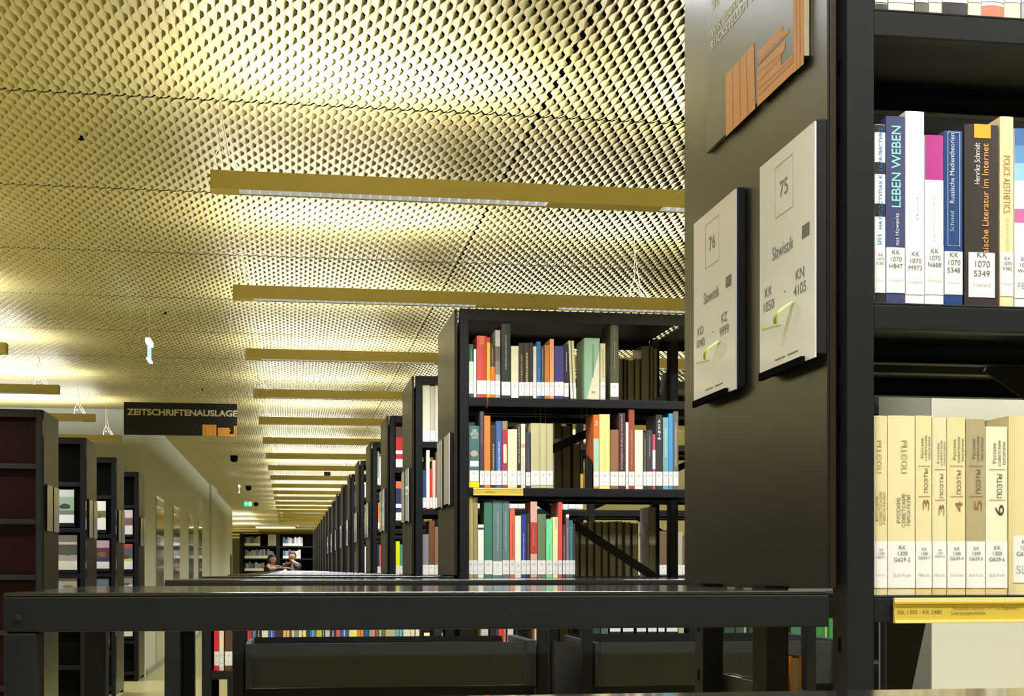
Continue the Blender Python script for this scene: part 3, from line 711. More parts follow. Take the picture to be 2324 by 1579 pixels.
for xa0, xb0 in ((.36, .55), (.70, 1.55)):
    x = xa0; rr_ = random.Random(3)
    while x < xb0:
        wd = rr_.uniform(.034, .048)
        book(x, x+wd, YR+.16, SH[3]+.0005, SH[3]+rr_.uniform(.24, .28), rr_.choice([(60, 56, 48), (40, 38, 36), (74, 66, 50)]), 'dark book seen from behind, low on the far side of the facing bookcase', depth=.155, back=True, group='dark books low on the far side')
        x += wd+.001
# yellow strip on the facing bookcase
xs0, xs1 = X_at(1074, row(2)), X_at(1187, row(2))
for z0, lb, wds in ((SH[1]-.0305, 'plain yellow label strip clipped below the teal volume of the facing bookcase', .029), (SH[2]-.030, 'yellow label strip at the lower shelf of the facing bookcase', .022)):
    e = empty('shelf_label_strip', (xs0, row(2)-.001, z0), lb, 'label strip', 'yellow strips of the facing bookcase')
    MB().box(0, xs1-xs0, -.004, 0, .0035, wds-.006).box(.045, .085, -.0043, -.004, .010, .0115, 1).box(.05, .08, -.0043, -.004, .014, .0155, 1).build('strip', [M_BRASS, M_BRASSK], e)
    MB().box(0, xs1-xs0, -.007, 0, 0, .0035).box(0, xs1-xs0, -.005, 0, wds-.0055, wds).build('strip_edge', M_BRASSL, e)
# wire book supports hanging under the shelves
def wire_support(xpix, z_top, z_low, Y, label, spread=12, lean=0):
    x = X_at(xpix, Y); s = spread*dist(x, Y)/F
    e = empty('wire_book_support', (x, Y, z_low), label, 'book support', 'wire book supports')
    L_ = z_top-z_low
    MB().tube([(-s/2, 0, L_), (-s/2+lean, 0, 0), (-s/2+lean, .10, 0), (-s/2, .10, L_)], .0012, 6).build('wire', mat('steel_wire', rough=.3, raw=(.25,.23,.22), metal=.7), e)
    MB().tube([(s/2, 0, L_), (s/2+lean, 0, .0), (s/2+lean, .10, .0), (s/2, .10, L_)], .0012, 6).build('wire', mat('steel_wire'), e)
wire_support(1232, SH[0]-.004, SH[1]+.252, row(2)+.05, 'thin wire book support above the khaki volumes of the facing bookcase')
wire_support(1338, SH[0]-.004, SH[1]+.07, row(2)+.05, 'long thin wire book support beside the orange and aqua book')
wire_support(1283, SH[1]-.004, SH[2]+.225, row(2)+.05, 'wire book support above the petrol blue book')
MB().box(0, .030, .004, .14, .0005, .15).box(-.0, .030, .004, .007, .0005, .15)
e = empty('bookend', (X_at(1331, YC), YC, SH[1]), 'dark grey metal bookend holding the orange and aqua book upright', 'bookend')
MB().prism([(.020, 0, .001), (.020, .13, .001), (.020, .13, .15), (.020, 0, .11)], (.003, 0, 0)).build('plate', M_STEEL, e)
MB().box(-.045, .0199, .005, .13, .0005, .0025).build('foot', M_STEEL, e)

# ---- low shelf books seen under the glossy top
under = [
 (486, 497, 1368, (214, 40, 52), 'signal red', dict(lab=(1478, 1510))),
 (497.5, 508, 1372, (238, 228, 206), 'ivory', dict(lab=(1476, 1514))),
 (510, 528, 1380, (90, 60, 50), 'chocolate', dict(lab=(1478, 1510))),
 (530, 556, 1384, (60, 70, 90), 'slate', dict(lab=(1478, 1510))),
 (558, 572, 1384, (180, 60, 60), 'brick red', dict(lab=(1478, 1510))),
]
cols = [(573, 580.5, (92, 122, 178), 'denim blue'), (581, 593, (40, 40, 42), 'black'), (594, 608.5, (236, 228, 205), 'bone white'), (609, 625, (52, 84, 172), 'cobalt'), (626, 642.5, (66, 48, 44), 'espresso'), (643, 656.5, (236, 200, 130), 'sand'), (657, 661.5, (120, 96, 50), 'slim olive'), (662, 667.5, (240, 236, 222), 'slim white'), (668, 677.5, (125, 150, 130), 'sage'), (678, 694.5, (244, 228, 172), 'custard'), (695, 702.5, (40, 62, 98), 'navy'), (703, 717.5, (46, 122, 166), 'ocean blue'), (718, 730.5, (202, 194, 50), 'chartreuse'), (731, 737.5, (60, 72, 48), 'bottle green'), (738, 748.5, (190, 194, 196), 'silver'), (749, 762.5, (58, 48, 66), 'aubergine'), (763, 771.5, (220, 100, 108), 'rose'), (772, 791, (66, 92, 166), 'sapphire'), (792, 810.5, (242, 236, 128), 'bright yellow'), (811, 824.5, (248, 144, 40), 'tangerine'), (825, 837, (24, 94, 144), 'blue and black'), (838, 843.5, (188, 182, 188), 'slim grey'), (844, 851, (226, 140, 128), 'salmon'), (852, 874.5, (118, 108, 72), 'broad olive'), (875, 897.5, (188, 182, 142), 'broad khaki'), (898, 913.5, (104, 184, 204), 'sky blue'), (915, 931.5, (242, 228, 198), 'vanilla'), (932, 952, (244, 232, 204), 'vanilla-cream'), (985, 1003, (40, 38, 40), 'soot'), (1060, 1072, (175, 165, 150), 'oatmeal')]
for i, (a, b, c, lk) in enumerate(cols):
    under.append((a, b, 1378+random.uniform(-12, 12), c, lk, dict(lab=(1476, 1510), bars=(((235, 235, 240) if sum(c) < 420 else (90, 80, 60)), .35, .9, .14) if i % 2 else None)))
under = [u for u in under if u[1] < 1036]
YL = row(2)+.012
book_row(under, YL, SH[3], 'on the low shelf underneath', 'books on the low shelf seen under the glossy top', start='the corner post')
r2 = [(1092, 1108, 1384, (205, 200, 196), 'dove grey', {}), (1112, 1124, 1378, (38, 36, 44), 'ink black', {}), (1125, 1130, 1385, (60, 66, 100), 'slim indigo', {}), (1131, 1141, 1368, (216, 70, 40), 'poppy red', {}), (1142, 1148, 1374, (200, 120, 110), 'dusty pink', {}), (1152, 1165, 1392, (215, 212, 208), 'chalk white', {}), (1186, 1194, 1388, (150, 130, 100), 'hazel', {}), (1214, 1221, 1384, (230, 200, 170), 'beige', {})]
book_row(r2, YL, SH[3], 'low down in the facing bookcase', 'books low down in the facing bookcase', labz=(1478, 1510), start='the post')
G = (28, 40, 34)
binders = [(1382, 1410.5, 'first'), (1411.5, 1440, 'second'), (1443, 1468, 'third'), (1469, 1492, 'fourth'), (1493, 1509.5, 'slim fifth'), (1510.5, 1540, 'wide sixth')]
for n, (a, b, lk) in enumerate(binders):
    xa, xb = X_at(a, YL), X_at(b, YL)
    book(xa, xb, YL, SH[3]+.0005, H-.08, G, lk + ' blackish green binder with white tag, low in the facing bookcase', depth=.2, lab=(Z_at(1433, xa, YL), Z_at(1412, xa, YL)), group='dark green binders', name='binder', cat='binder', labw=(xb-xa)*.84, bulge=.0)
greens = [(1322, 1341, (40, 36, 36), 'charcoal'), (1346, 1362, (52, 66, 60), 'gunmetal green'), (1364, 1380, (84, 104, 98), 'grey-green')]
for a, b, c, lk in greens:
    xa, xb = X_at(a, YL), X_at(b, YL)
    book(xa, xb, YL, SH[3]+.0005, H-.09, c, lk + ' volume left of the tagged green binders', depth=.2, group='green volumes', bulge=.003)
for n, (a, b, c, c2, lk) in enumerate(((1583, 1599, (56, 78, 66), (150, 165, 150), 'green-grey'), (1602, 1640, (40, 66, 50), (40, 66, 50), 'moss'), (1643, 1668, (44, 72, 54), (44, 72, 54), 'pine'), (1670, 1696, (50, 76, 60), (150, 160, 148), 'silver-edged pine'), (1698, 1725, (52, 58, 48), (52, 58, 48), 'murky'), (1728, 1790, (44, 66, 52), (44, 66, 52), 'wide pine'), (1795, 1829, (58, 112, 84), (170, 190, 170), 'jade'), (1852, 1880, (52, 130, 62), (160, 190, 150), 'grass green'), (1881, 1912, (58, 138, 66), (180, 190, 140), 'fresh green'))):
    xa, xb = X_at(a, YL), X_at(b, YL)
    rr = book(xa, xb, YL, SH[3]+.0005, H-.09, c, lk + ' volume on the low shelf behind the diagonal brace and posts', depth=.2, group='green volumes', bulge=.004)
    if c2 != c:
        e_, w_, h_, bu = rr; MB().box(w_*.20, w_*.36, -bu-.0002, -bu*.5, .002, h_-.002).build('pale_stripe', paint(c2), e_.children[0])

# ---- rows behind
def quick_row(k, z, px_specs, where, group):
    Yf = row(k)+.010
    out = []
    for s in px_specs:
        a, b, yt, c, lk = s[:5]; bd = s[5] if len(s) > 5 else []
        out.append((a, b, yt, c, lk, dict(bands=bd)))
    zl = (HZ-(z+.058-H)*F/dist(.7, Yf), HZ-(z+.006-H)*F/dist(.7, Yf))
    book_row(out, Yf, z, where, group, labz=zl, start='the post', depth=.15)
quick_row(3, SH[0], [(959, 976, 873, (226, 222, 200), 'broad bone'), (976.5, 987, 876, (190, 186, 176), 'grey pictured'), (987.5, 994, 871, (224, 220, 206), 'slim pale'), ], 'in the gap beside the facing bookcase, high', 'books in the gap')
quick_row(3, SH[1], [(959, 967, 1067, (50, 76, 122), 'short blue'), (967.5, 975, 1021, (240, 236, 215), 'tall cream'), (975.5, 981, 1063, (212, 48, 50), 'slim red'), (981.5, 988.5, 1044, (232, 190, 180), 'pale pink'), (989, 998, 1025, (112, 78, 62), 'brown')], 'in the gap beside the facing bookcase, midway', 'books in the gap')
quick_row(3, SH[2], [(959, 973, 1212, (132, 134, 148), 'grey-blue'), (973.5, 986.5, 1181, (112, 74, 46), 'tall brown'), (987, 998, 1195, (140, 110, 90), 'light brown')], 'in the gap beside the facing bookcase, low', 'books in the gap')
for k, specs in ((4, ((0, 898, 914, 968, (190, 36, 40), 'red illustrated', [(968, 992, (70, 50, 42)), (1022, 1030, (240,240,240)), (1049, 1060, (236, 222, 60))]), (1, 898, 914, 1092, (40, 44, 84), 'orange and navy', [(1088, 1108, (226, 110, 60)), (1168, 1180, (236, 222, 60)), (1143, 1152, (240, 240, 240))]), (2, 898, 907, 1228, (228, 226, 50), 'lime yellow', []), (2, 907.5, 914, 1235, (84, 140, 116), 'sea green', []))),
                 (5, ((0, 856.5, 860.5, 1024, (150, 170, 150), 'grey-green', []), (0, 861, 867, 1036, (240, 240, 235), 'white', [(1098, 1106, (236, 222, 60))]), (1, 858, 865, 1140, (236, 130, 40), 'orange', [(1198, 1208, (226, 180, 60))]), (2, 856.5, 860.5, 1237, (50, 44, 90), 'indigo', []), (2, 861, 866, 1236, (226, 90, 90), 'coral', []))),
                 (6, ((0, 827.5, 830.5, 1108, (240, 240, 235), 'white', []), (1, 827.5, 830.5, 1175, (225, 225, 150), 'lemon', []), (2, 827.5, 830.5, 1240, (235, 235, 230), 'ivory', []))),
                 (7, ((0, 805.5, 808, 1120, (200, 200, 195), 'grey', []), (2, 805.5, 808, 1250, (235, 235, 230), 'pale', [])))):
    for sh, a, b, yt, c, lk, bd in specs:
        quick_row(k, SH[sh], [(a, b, min(yt, HZ-(SH[sh]+.12-H)*F/row(k)), c, lk, bd)], ('on the upper', 'on the middle', 'on the lower')[sh]+' shelf of the '+ORD[k-3]+' bookcase behind', 'books on bookcases farther down')
rnd = random.Random(5)
pal = [((226, 222, 205), 'cream'), ((50, 70, 110), 'blue'), ((150, 60, 50), 'red'), ((60, 60, 62), 'dark'), ((110, 90, 70), 'brown'), ((70, 110, 90), 'green'), ((235, 235, 235), 'white'), ((200, 150, 70), 'ochre'), ((170, 165, 150), 'grey')]
for si, nm, xa, xb in ((0, 'top', .86, .98), (1, 'middle', .86, 1.52), (2, 'lower', .86, 1.52), (2, 'lower', 1.66, 2.2)):
    x = xa
    while x < xb:
        wd = rnd.uniform(.026, .042); c, cn = rnd.choice(pal); h_ = rnd.uniform(.19, .25)
        book(x, x+wd, row(3)+.012, SH[si]+.0005, SH[si]+h_, c, cn + ' book glimpsed through the facing bookcase, on the ' + nm + ' shelf behind', lab=(SH[si]+.006, SH[si]+.058), group='books glimpsed behind')
        x += wd+.0008

# ------------------------------------------------------------------ notices on the end panels
NO = (0, -1, 0)
def notice(k, Ya, Yb, full=None, label=None):
    """Paper sheet in a clear pocket on a black board; Ya is the edge nearer the aisle's far side."""
    z0, z1 = H+.256, H+.542
    x = XP if k >= 0 else XP
    e = empty('notice_holder', (XP-.0005, (Ya+Yb)/2, z0), label, 'notice', 'notices on the end panels')
    a, b = Ya-(Ya+Yb)/2, Yb-(Ya+Yb)/2
    MB().box(-.012, -.0002, b, a, .004, z1-z0).build('board', M_STEELD, e, bevel=.001)
    sh = MB().box(-.0145, -.0123, b+.003, a, .0, z1-z0-.002).build('sheet', mat('sheet_in_clear_pocket', rough=.16, raw=(.76, .76, .86), spec=.5, coat=.3), e)
    MB().box(-.020, -.0147, b+.035, a-.010, -.004, .006).build('clip', M_VOID, e, bevel=.0005)
    if full:
        n, c0, c1 = full; wd = a-b; hh = z1-z0
        P = lambda u, v: (-.0147, a-u*wd, v*hh)          # u from the far edge to the near edge, v upwards
        letters(n, P(.46, .815), (.030, .020), NO, EZ, M_PAPERK, sh)
        letters('Slawistik', P(.44, .545), (.078, .017), NO, EZ, M_PAPERK, sh)
        letters(c0, P(.18, .355), (.040, .032), NO, EZ, M_PAPERK, sh, spacing=1.0)
        letters(c1, P(.74, .355), (.043, .032), NO, EZ, M_PAPERK, sh, spacing=1.0)
        q = MB()
        for u0, u1, v0, v1 in ((.30, .62, .700, .703), (.30, .303, .70, .93), (.617, .62, .70, .93), (.30, .62, .93, .933)):
            y0_, z0_ = P(u0, v0)[1:]; y1_, z1_ = P(u1, v1)[1:]; q.box(-.0149, -.0146, y1_, y0_, z0_, z1_)
        q.build('printed_box', mat('box_print', rough=.6, raw=(.33, .33, .32)), sh)
        q = MB(); y0_, z0_ = P(.78, .53)[1:]; y1_, z1_ = P(.90, .585)[1:]; q.box(-.0150, -.0146, y1_, y0_, z0_, z1_); q.build('printed_square', mat('square_print', rough=.6, raw=(.10, .10, .10)), sh)
        q = MB(); y0_, z0_ = P(.46, .345)[1:]; y1_, z1_ = P(.49, .348)[1:]; q.box(-.0150, -.0146, y1_, y0_, z0_, z1_)
        for u in (.30, .53):
            y0_, z0_ = P(u, .055)[1:]; y1_, z1_ = P(u+.18, .060)[1:]; q.box(-.0150, -.0146, y1_, y0_, z0_, z1_)
        q.build('small_print', M_PAPERK, sh)
        # lime ribbon: a flat loop that curls away from the sheet
        q = MB(); pts = []
        for i in range(15):
            t = i/14; pts.append((P(.62-.20*t**1.5-.1*(t > 1), .275-.055*t)[1], P(.6, .285-.075*t)[2], -.0150-.014*math.sin(t*PI*.8)))
        for (y_, z_, x_), (y2, z2, x2) in zip(pts[:-1], pts[1:]):
            q.quad((x_, y_+.006, z_), (x_, y_-.006, z_-.002), (x2, y2-.006, z2-.002), (x2, y2+.006, z2))
        q.quad((-.0151, pts[-1][0]+.006, pts[-1][1]), (-.0151, pts[-1][0]-.002, pts[-1][1]-.002), (-.0151, pts[-1][0]+.075, pts[-1][1]+.004), (-.0151, pts[-1][0]+.075, pts[-1][1]+.006))
        q.build('lime_ribbon', M_LIME, e, smooth=False)
    return e
notice(0, Y_at(1576, XP-.014), Y_at(1672, XP-.014), ('76', 'KO\n1040', 'KZ\n9999'), 'white notice numbered 76 with lime ribbon on the close bronze end panel')
notice(0, Y_at(1726, XP-.014), Y_at(1853, XP-.014), ('75', 'KK\n1050', 'KN\n4105'), 'white notice numbered 75 with lime ribbon on the close bronze end panel')
for k in range(2, 12):
    nm = 'the facing bookcase' if k == 2 else 'the ' + ORD[k-3] + ' bookcase behind the facing one'
    notice(k, row(k)+.53, row(k)+.34, None, 'slim notice board farther along the end panel of ' + nm)
    notice(k, row(k)+.26, row(k)+.06, None, 'slim notice board by the front post of ' + nm)
def rack_notice(k, off, label):
    z0, z1 = H+.25, H+.55
    e = empty('notice_holder', (-1.545, row(k)+off, z0), label, 'notice', 'notices on the magazine racks')
    MB().box(0, .012, -.10, .10, 0, z1-z0).build('board', M_STEELD, e, bevel=.001)
    MB().box(.0122, .0145, -.10, .10, .002, z1-z0-.002).build('sheet', mat('sheet_in_clear_pocket'), e)
for k in range(4, 8):
    for off, t in ((.20, 'front'), (.46, 'rear')):
        rack_notice(k, off, 'notice board on the %s half of the side of the %s magazine rack' % (t, ORD[k-4]))

# ---- orange book emblem sign
def emblem(P, m1, m2, parent, sc_=1.0):
    """Books emblem; P maps emblem coordinates (0..1 across, 0..1 up) to points, the outline of upright and lying books."""
    q = MB()
    def pg(pts, mi=0): q.poly([P(u, v) for u, v in pts], mi)
    pg([(0, 0), (.418, 0), (.418, .86), (0, .86)])                                     # four upright books
    pg([(.445, 0), (.93, 0), (.93, .235), (.80, .235), (.80, .30), (.445, .14)])
    pg([(.445, .12), (.80, .12), (.80, .45), (.855, .54), (.855, .62), (.445, .52)])
    pg([(.445, .55), (.905, .62), (.905, .70), (.445, .64)])
    pg([(.445, .66), (.82, .70), (.82, .84), (.445, .79)])
    pg([(.93, 0), (1.0, 0), (1.0, 1.22), (.93, 1.22)])                                 # standing strip at the edge
    o = q.build('emblem', m1, parent, fix=False)
    q = MB()
    for u in (.10, .205, .31, .957, .978):
        q.poly([P(u-.004, 0), P(u+.004, 0), P(u+.004, .86 if u < .5 else 1.2), P(u-.004, .86 if u < .5 else 1.2)])
    for v in (.16, .22, .33, .39): q.poly([P(.45, v), P(.80, v+.02), P(.80, v+.03), P(.45, v+.01)])
    q.build('emblem_lines', m2, o, fix=False)
    return o
xp = XP-.007
ya, yb = Y_at(1603, xp), Y_at(1825, xp); z0 = H+.639; z1 = H+.98
e = empty('information_sign', (XP-.0006, (ya+yb)/2, z0), 'slate sign with orange books emblem and German lettering above the notices', 'sign')
a = (ya-yb)/2
plate = MB().box(-.006, 0, -a, a, 0, z1-z0).build('plate', [M_SIGN], e, bevel=.0006)
MB().box(-.0066, -.0002, -a-.0012, -a, 0, z1-z0).build('pale_edge', mat('cut_edge', rough=.4, raw=(.5, .45, .3)), e)
# emblem placed by the true sizes: 0.30 m wide, 0.11 m high
def Pn(u, v):
    return (-.0066-.0002*0, a-.078-u*(2*a-.079), v*.118+.0005)
def bars_emb():
    q = MB(); l = MB(); XX = -.0064
    def R(u0, u1, v0, v1, du=0):        # rectangle in metres from the far lower corner; lying books lean slightly
        q.poly([(XX, a-u0, v0), (XX, a-u1, v0), (XX, a-u1, v1), (XX, a-u0, v1)])
    def Ln(u0, v0, u1, v1, t=.0012):
        if abs(u1-u0) < 1e-6: l.poly([(XX-.0002, a-u0+t, v0), (XX-.0002, a-u0-t, v0), (XX-.0002, a-u0-t, v1), (XX-.0002, a-u0+t, v1)])
        else: l.poly([(XX-.0002, a-u0, v0-t), (XX-.0002, a-u1, v1-t), (XX-.0002, a-u1, v1+t), (XX-.0002, a-u0, v0+t)])
    return q, l, R, Ln
q, l, R, Ln = bars_emb()
def PP(px, py):
    Yv = Y_at(px, xp); return (-.0064, Yv-(ya+yb)/2, Z_at(py, xp, Yv)-z0)
def poly(*pts): q.poly([PP(x, y) for x, y in pts])
def line(x0_, y0_, x1_, y1_, t=1.3):
    A, B = PP(x0_, y0_), PP(x1_, y1_); dv = Vector(B)-Vector(A); n = Vector((0, -dv.z, dv.y)).normalized()*.0011
    l.poly([Vector(A)+n+Vector((-.0003,0,0)), Vector(B)+n+Vector((-.0003,0,0)), Vector(B)-n+Vector((-.0003,0,0)), Vector(A)-n+Vector((-.0003,0,0))])
poly((1646.6, 170), (1711, 98), (1714, 246), (1647.5, 310))
poly((1719, 119), (1776, 59), (1776, 73), (1790, 65), (1789, 75), (1721, 146))
poly((1718, 155), (1782, 92), (1781, 112), (1773, 123), (1772, 149), (1799, 125), (1800, 137), (1801, 164), (1718.5, 242))
poly((1800, -40), (1824, -40), (1824, 145), (1801, 165))
for x0_, y0_, x1_, y1_ in ((1662, 153, 1664, 294), (1678, 135, 1680, 278), (1693, 119, 1697, 261), (1721, 137, 1778, 80), (1717, 168, 1773, 121), (1716, 190, 1772, 131), (1720, 203, 1796, 134), (1720, 217, 1800, 140), (1806, -40, 1808, 158), (1814, -40, 1816, 152)):
    line(x0_, y0_, x1_, y1_)
em = q.build('emblem', M_ORANGE, plate, fix=False)
l.build('emblem_lines', M_ORGL, em, fix=False)
YM = (ya+yb)/2
def sign_text(s, pxl, pyl, L, hh):
    Yv = Y_at(pxl, xp); z = Z_at(pyl, xp, Yv)-z0
    letters(s, (-.0063, Yv-YM-L/2, z), (L, hh), NO, EZ, M_SIGNT, plate, name='lettering', bold=.01)
sign_text('RÜCKSTELLEN GERNE', 1614, 104, .262, .0165)
sign_text('WIR ÜBERNEHMEN', 1614, 76, .225, .0165)
sign_text('SIE S', 1614, 17, .062, .0165)

# ---- hanging sign
YSG = 9.0
xa, xb = X_at(281, YSG), X_at(538, YSG); zt = Z_at(914, (xa+xb)/2, YSG); zb = Z_at(988, (xa+xb)/2, YSG)
e = empty('hanging_sign', ((xa+xb)/2, YSG, zb), 'black hanging sign reading ZEITSCHRIFTENAUSLAGE with small orange emblem', 'sign')
w2 = (xb-xa)/2; hh = zt-zb
pl = MB().box(-w2, w2, 0, .006, 0, hh).build('plate', mat('black_sign_face', rough=.6, raw=(.012, .011, .011), spec=.15), e, bevel=.001)
letters('ZEITSCHRIFTENAUSLAGE', (-w2+.355, -.0005, hh*.70), (.672, .040), EX, EZ, mat('sign_cream_letters', rough=.5, raw=(.40, .37, .25)), pl, bold=.03)
q = MB(); l = MB()
def rc(m, x0_, x1_, z0_, z1_, y=-.0008): m.quad((x0_, y, z0_), (x1_, y, z0_), (x1_, y, z1_), (x0_, y, z1_))
ex0 = w2-.212
rc(q, ex0, ex0+.085, 0, .070); rc(q, ex0+.094, ex0+.165, .0, .052); rc(q, ex0+.165, ex0+.172, .028, .042); rc(q, ex0+.165, ex0+.212, 0, .013); rc(q, ex0+.192, ex0+.212, .013, .066)
for x in (.018, .062, .202): rc(l, ex0+x, ex0+x+.003, 0, .066, -.0011)
for z in (.013, .040): rc(l, ex0+.095, ex0+.164, z, z+.002, -.0011)
em = q.build('emblem', M_ORANGE, pl, fix=False); l.build('emblem_lines', M_ORGL, em, fix=False)
for x in (-w2+.04, w2-.04): MB().tube([(x, .003, hh), (x, .003, CE-zb+.01)], .0009, 5).build('suspension_wire', M_WIRE, e)

# ---- exit luminaires, sprinklers
M_GLOW = mat('exit_sign_glow', rough=.3, raw=(.7, .9, .95), emit=(.75, .95, 1.0), strength=5)
M_GREEN = mat('exit_sign_green', rough=.3, raw=(.02, .5, .25), emit=(.03, .85, .40), strength=1.0)
def exit_sign(x, Y, z, face, label):
    e = empty('exit_sign', (x, Y, z), label, 'exit sign')
    if face:
        MB().box(-.085, .085, 0, .03, 0, .11).build('housing', M_LAMP, e)
        MB().box(-.083, .083, -.003, -.0002, .002, .108).build('green_face', M_GREEN, e)
        q = MB(); y = -.0045
        q.prism([(-.07, y, .055), (-.045, y, .080), (-.045, y, .063), (-.012, y, .063), (-.012, y, .047), (-.045, y, .047), (-.045, y, .03)], (0, .001, 0))
        q.box(.02, .07, y, y+.001, .02, .09)
        q.build('white_symbol', mat('exit_white', raw=(.8, .9, .85), emit=(.7, 1, .85), strength=2.0), e)
        MB().tube([(0, .015, .11), (0, .015, CE-z+.01)], .003, 6).build('rod', M_LAMP, e)
    else:
        MB().box(-.016, .016, -.11, .11, .105, .135).build('light_bar', M_GLOW, e, bevel=.004)
        MB().box(-.003, .003, -.10, .10, .012, .104).build('glass_plate', mat('lit_glass_edge', rough=.1, raw=(.5, .75, .75), emit=(.4, .85, .85), strength=1.0), e)
        MB().box(-.010, .012, -.10, .10, .0, .012).build('lower_bar', M_GLOW, e, bevel=.003)
        MB().tube([(0, 0, .135), (0, 0, CE-z+.01)], .0012, 5).build('suspension_wire', M_WIRE, e)
for Y_, pt, pb, lb in ((9.3, 768, 820, 'bright edge-lit exit sign hanging over the corridor, closest one'), (25.7, 1101, 1118, 'small bright edge-lit exit sign far down the corridor')):
    x = X_at(339 if Y_ < 12 else 543, Y_); exit_sign(x, Y_, Z_at(pb, x, Y_), False, lb)
x = X_at(563, 31.0); exit_sign(x, 31.0, Z_at(1149, x, 31.0), True, 'green exit sign with white arrow far down the corridor')
for Y_, lb in ((5.7, 'first'), (9.5, 'second'), (13.5, 'third'), (17.4, 'fourth')):
    e = empty('sprinkler', (-.80, Y_, CE-.03), lb + ' small dark sprinkler head under the corridor ceiling', 'sprinkler', 'sprinkler heads')
    MB().tube([(0, 0, .04), (0, 0, .012)], .006, 8).tube([(0, 0, .012), (0, 0, .009)], .013, 10).build('head', M_VOID, e)
for X_, Y_, lb in ((-.80, 21.3, 'first'), (-.80, 28.9, 'second'), (-.81, 36.0, 'third'), (.66, 24.6, 'fourth')):
    e = empty('smoke_detector', (X_, Y_, CE-.10), lb + ' dark round smoke detector under the far ceiling', 'detector', 'smoke detectors')
    MB().tube([(0, 0, .11), (0, 0, .05), (0, 0, .02), (0, 0, 0)], [.055, .055, .05, .03], 14).build('body', M_VOID, e)

# ---- magazines on the racks
mags = [  # rack, px of right edge, (top,bottom), colours as bands from the top, look
 (5, 134, 168, 1111, 1190, [((205, 215, 208), 1), ((150, 178, 160), 2), ((110, 130, 120), .6), ((236, 238, 238), 1.4)], 'pale green covered magazine'),
 (5, 134, 175, 1214, 1296, [((120, 112, 104), .8), ((190, 184, 180), .3), ((92, 86, 84), 1.2), ((170, 160, 160), .7), ((225, 218, 208), 1.2)], 'grey photo magazine'),
 (5, 134, 175, 1312, 1352, [((168, 160, 158), 1.2), ((225, 220, 215), 1)], 'beige magazine'),
 (6, 219, 240, 1137, 1205, [((246, 246, 240), 1), ((108, 124, 80), .7), ((242, 240, 236), 1.4)], 'white and olive magazine'),
 (6, 219, 248, 1226, 1293, [((188, 160, 176), .9), ((110, 60, 76), 1.2), ((70, 70, 96), .5), ((228, 224, 230), 1)], 'purple covered magazine'),
 (6, 219, 247, 1312, 1350, [((100, 120, 140), 1), ((230, 228, 228), 1)], 'blue-grey magazine'),
 (6, 230, 248, 1398, 1466, [((170, 110, 100), 2), ((150, 90, 86), 1), ((230, 230, 226), 1)], 'reddish magazine'),
 (7, 279, 301, 1157, 1215, [((226, 200, 214), 1), ((130, 100, 92), 1), ((236, 226, 232), 1.3)], 'pink and brown magazine'),
 (7, 279, 301, 1234, 1294, [((188, 80, 80), .4), ((90, 100, 116), 1.2), ((214, 210, 90), .3), ((240, 240, 240), 1)], 'magazine with a dark photo and red title'),
 (7, 279, 301, 1307, 1345, [((150, 140, 150), 1), ((235, 225, 232), 1)], 'mauve magazine'),
 (7, 279, 301, 1390, 1446, [((214, 222, 190), 1), ((150, 165, 110), 1), ((238, 240, 236), 1.4)], 'white magazine with green sprig'),
]
for k, a, b, yt, yb_, cs, lk in mags:
    Yf = row(k)+.012; xr = X_at(b, Yf); wd = .21; x0 = xr-wd; z1_ = Z_at(yt, xr, Yf); z0_ = Z_at(yb_, xr, Yf)
    e = empty('magazine', (x0, Yf, z0_), '%s on display in the %s magazine rack' % (lk, ORD[k-4]), 'magazine', 'magazines on display')
    hh_ = z1_-z0_; tot = sum(c[1] for c in cs); q = MB(); zc = hh_; ms = []
    tilt = .012
    for c, f in cs:
        zn = zc-hh_*f/tot
        q.box(0, wd, 0, .004, zn, zc, len(ms)); ms.append(paint(c, .3)); zc = zn
    o = q.build('cover', ms, e)
    pr = random.Random(int(yt)); cz = hh_*.52; dk = paint((pr.randint(50, 120), pr.randint(60, 110), pr.randint(60, 110)), .3)
    MB().prism([(wd*.68+wd*.22*math.cos(t*PI/5)*pr.uniform(.7, 1), -.0004, cz+hh_*.10*math.sin(t*PI/5)*pr.uniform(.7, 1)) for t in range(10)], (0, .0003, 0)).build('cover_picture', dk, o)
    MB().box(.001, wd-.001, .0042, .007, .001, hh_-.001).build('pages', M_PAGES, e)
    MB().box(-.01, wd+.008, -.006, -.002, -.016, .012).box(-.01, wd+.008, -.002, .014, -.016, -.012).build('display_ledge', M_STEEL, e)

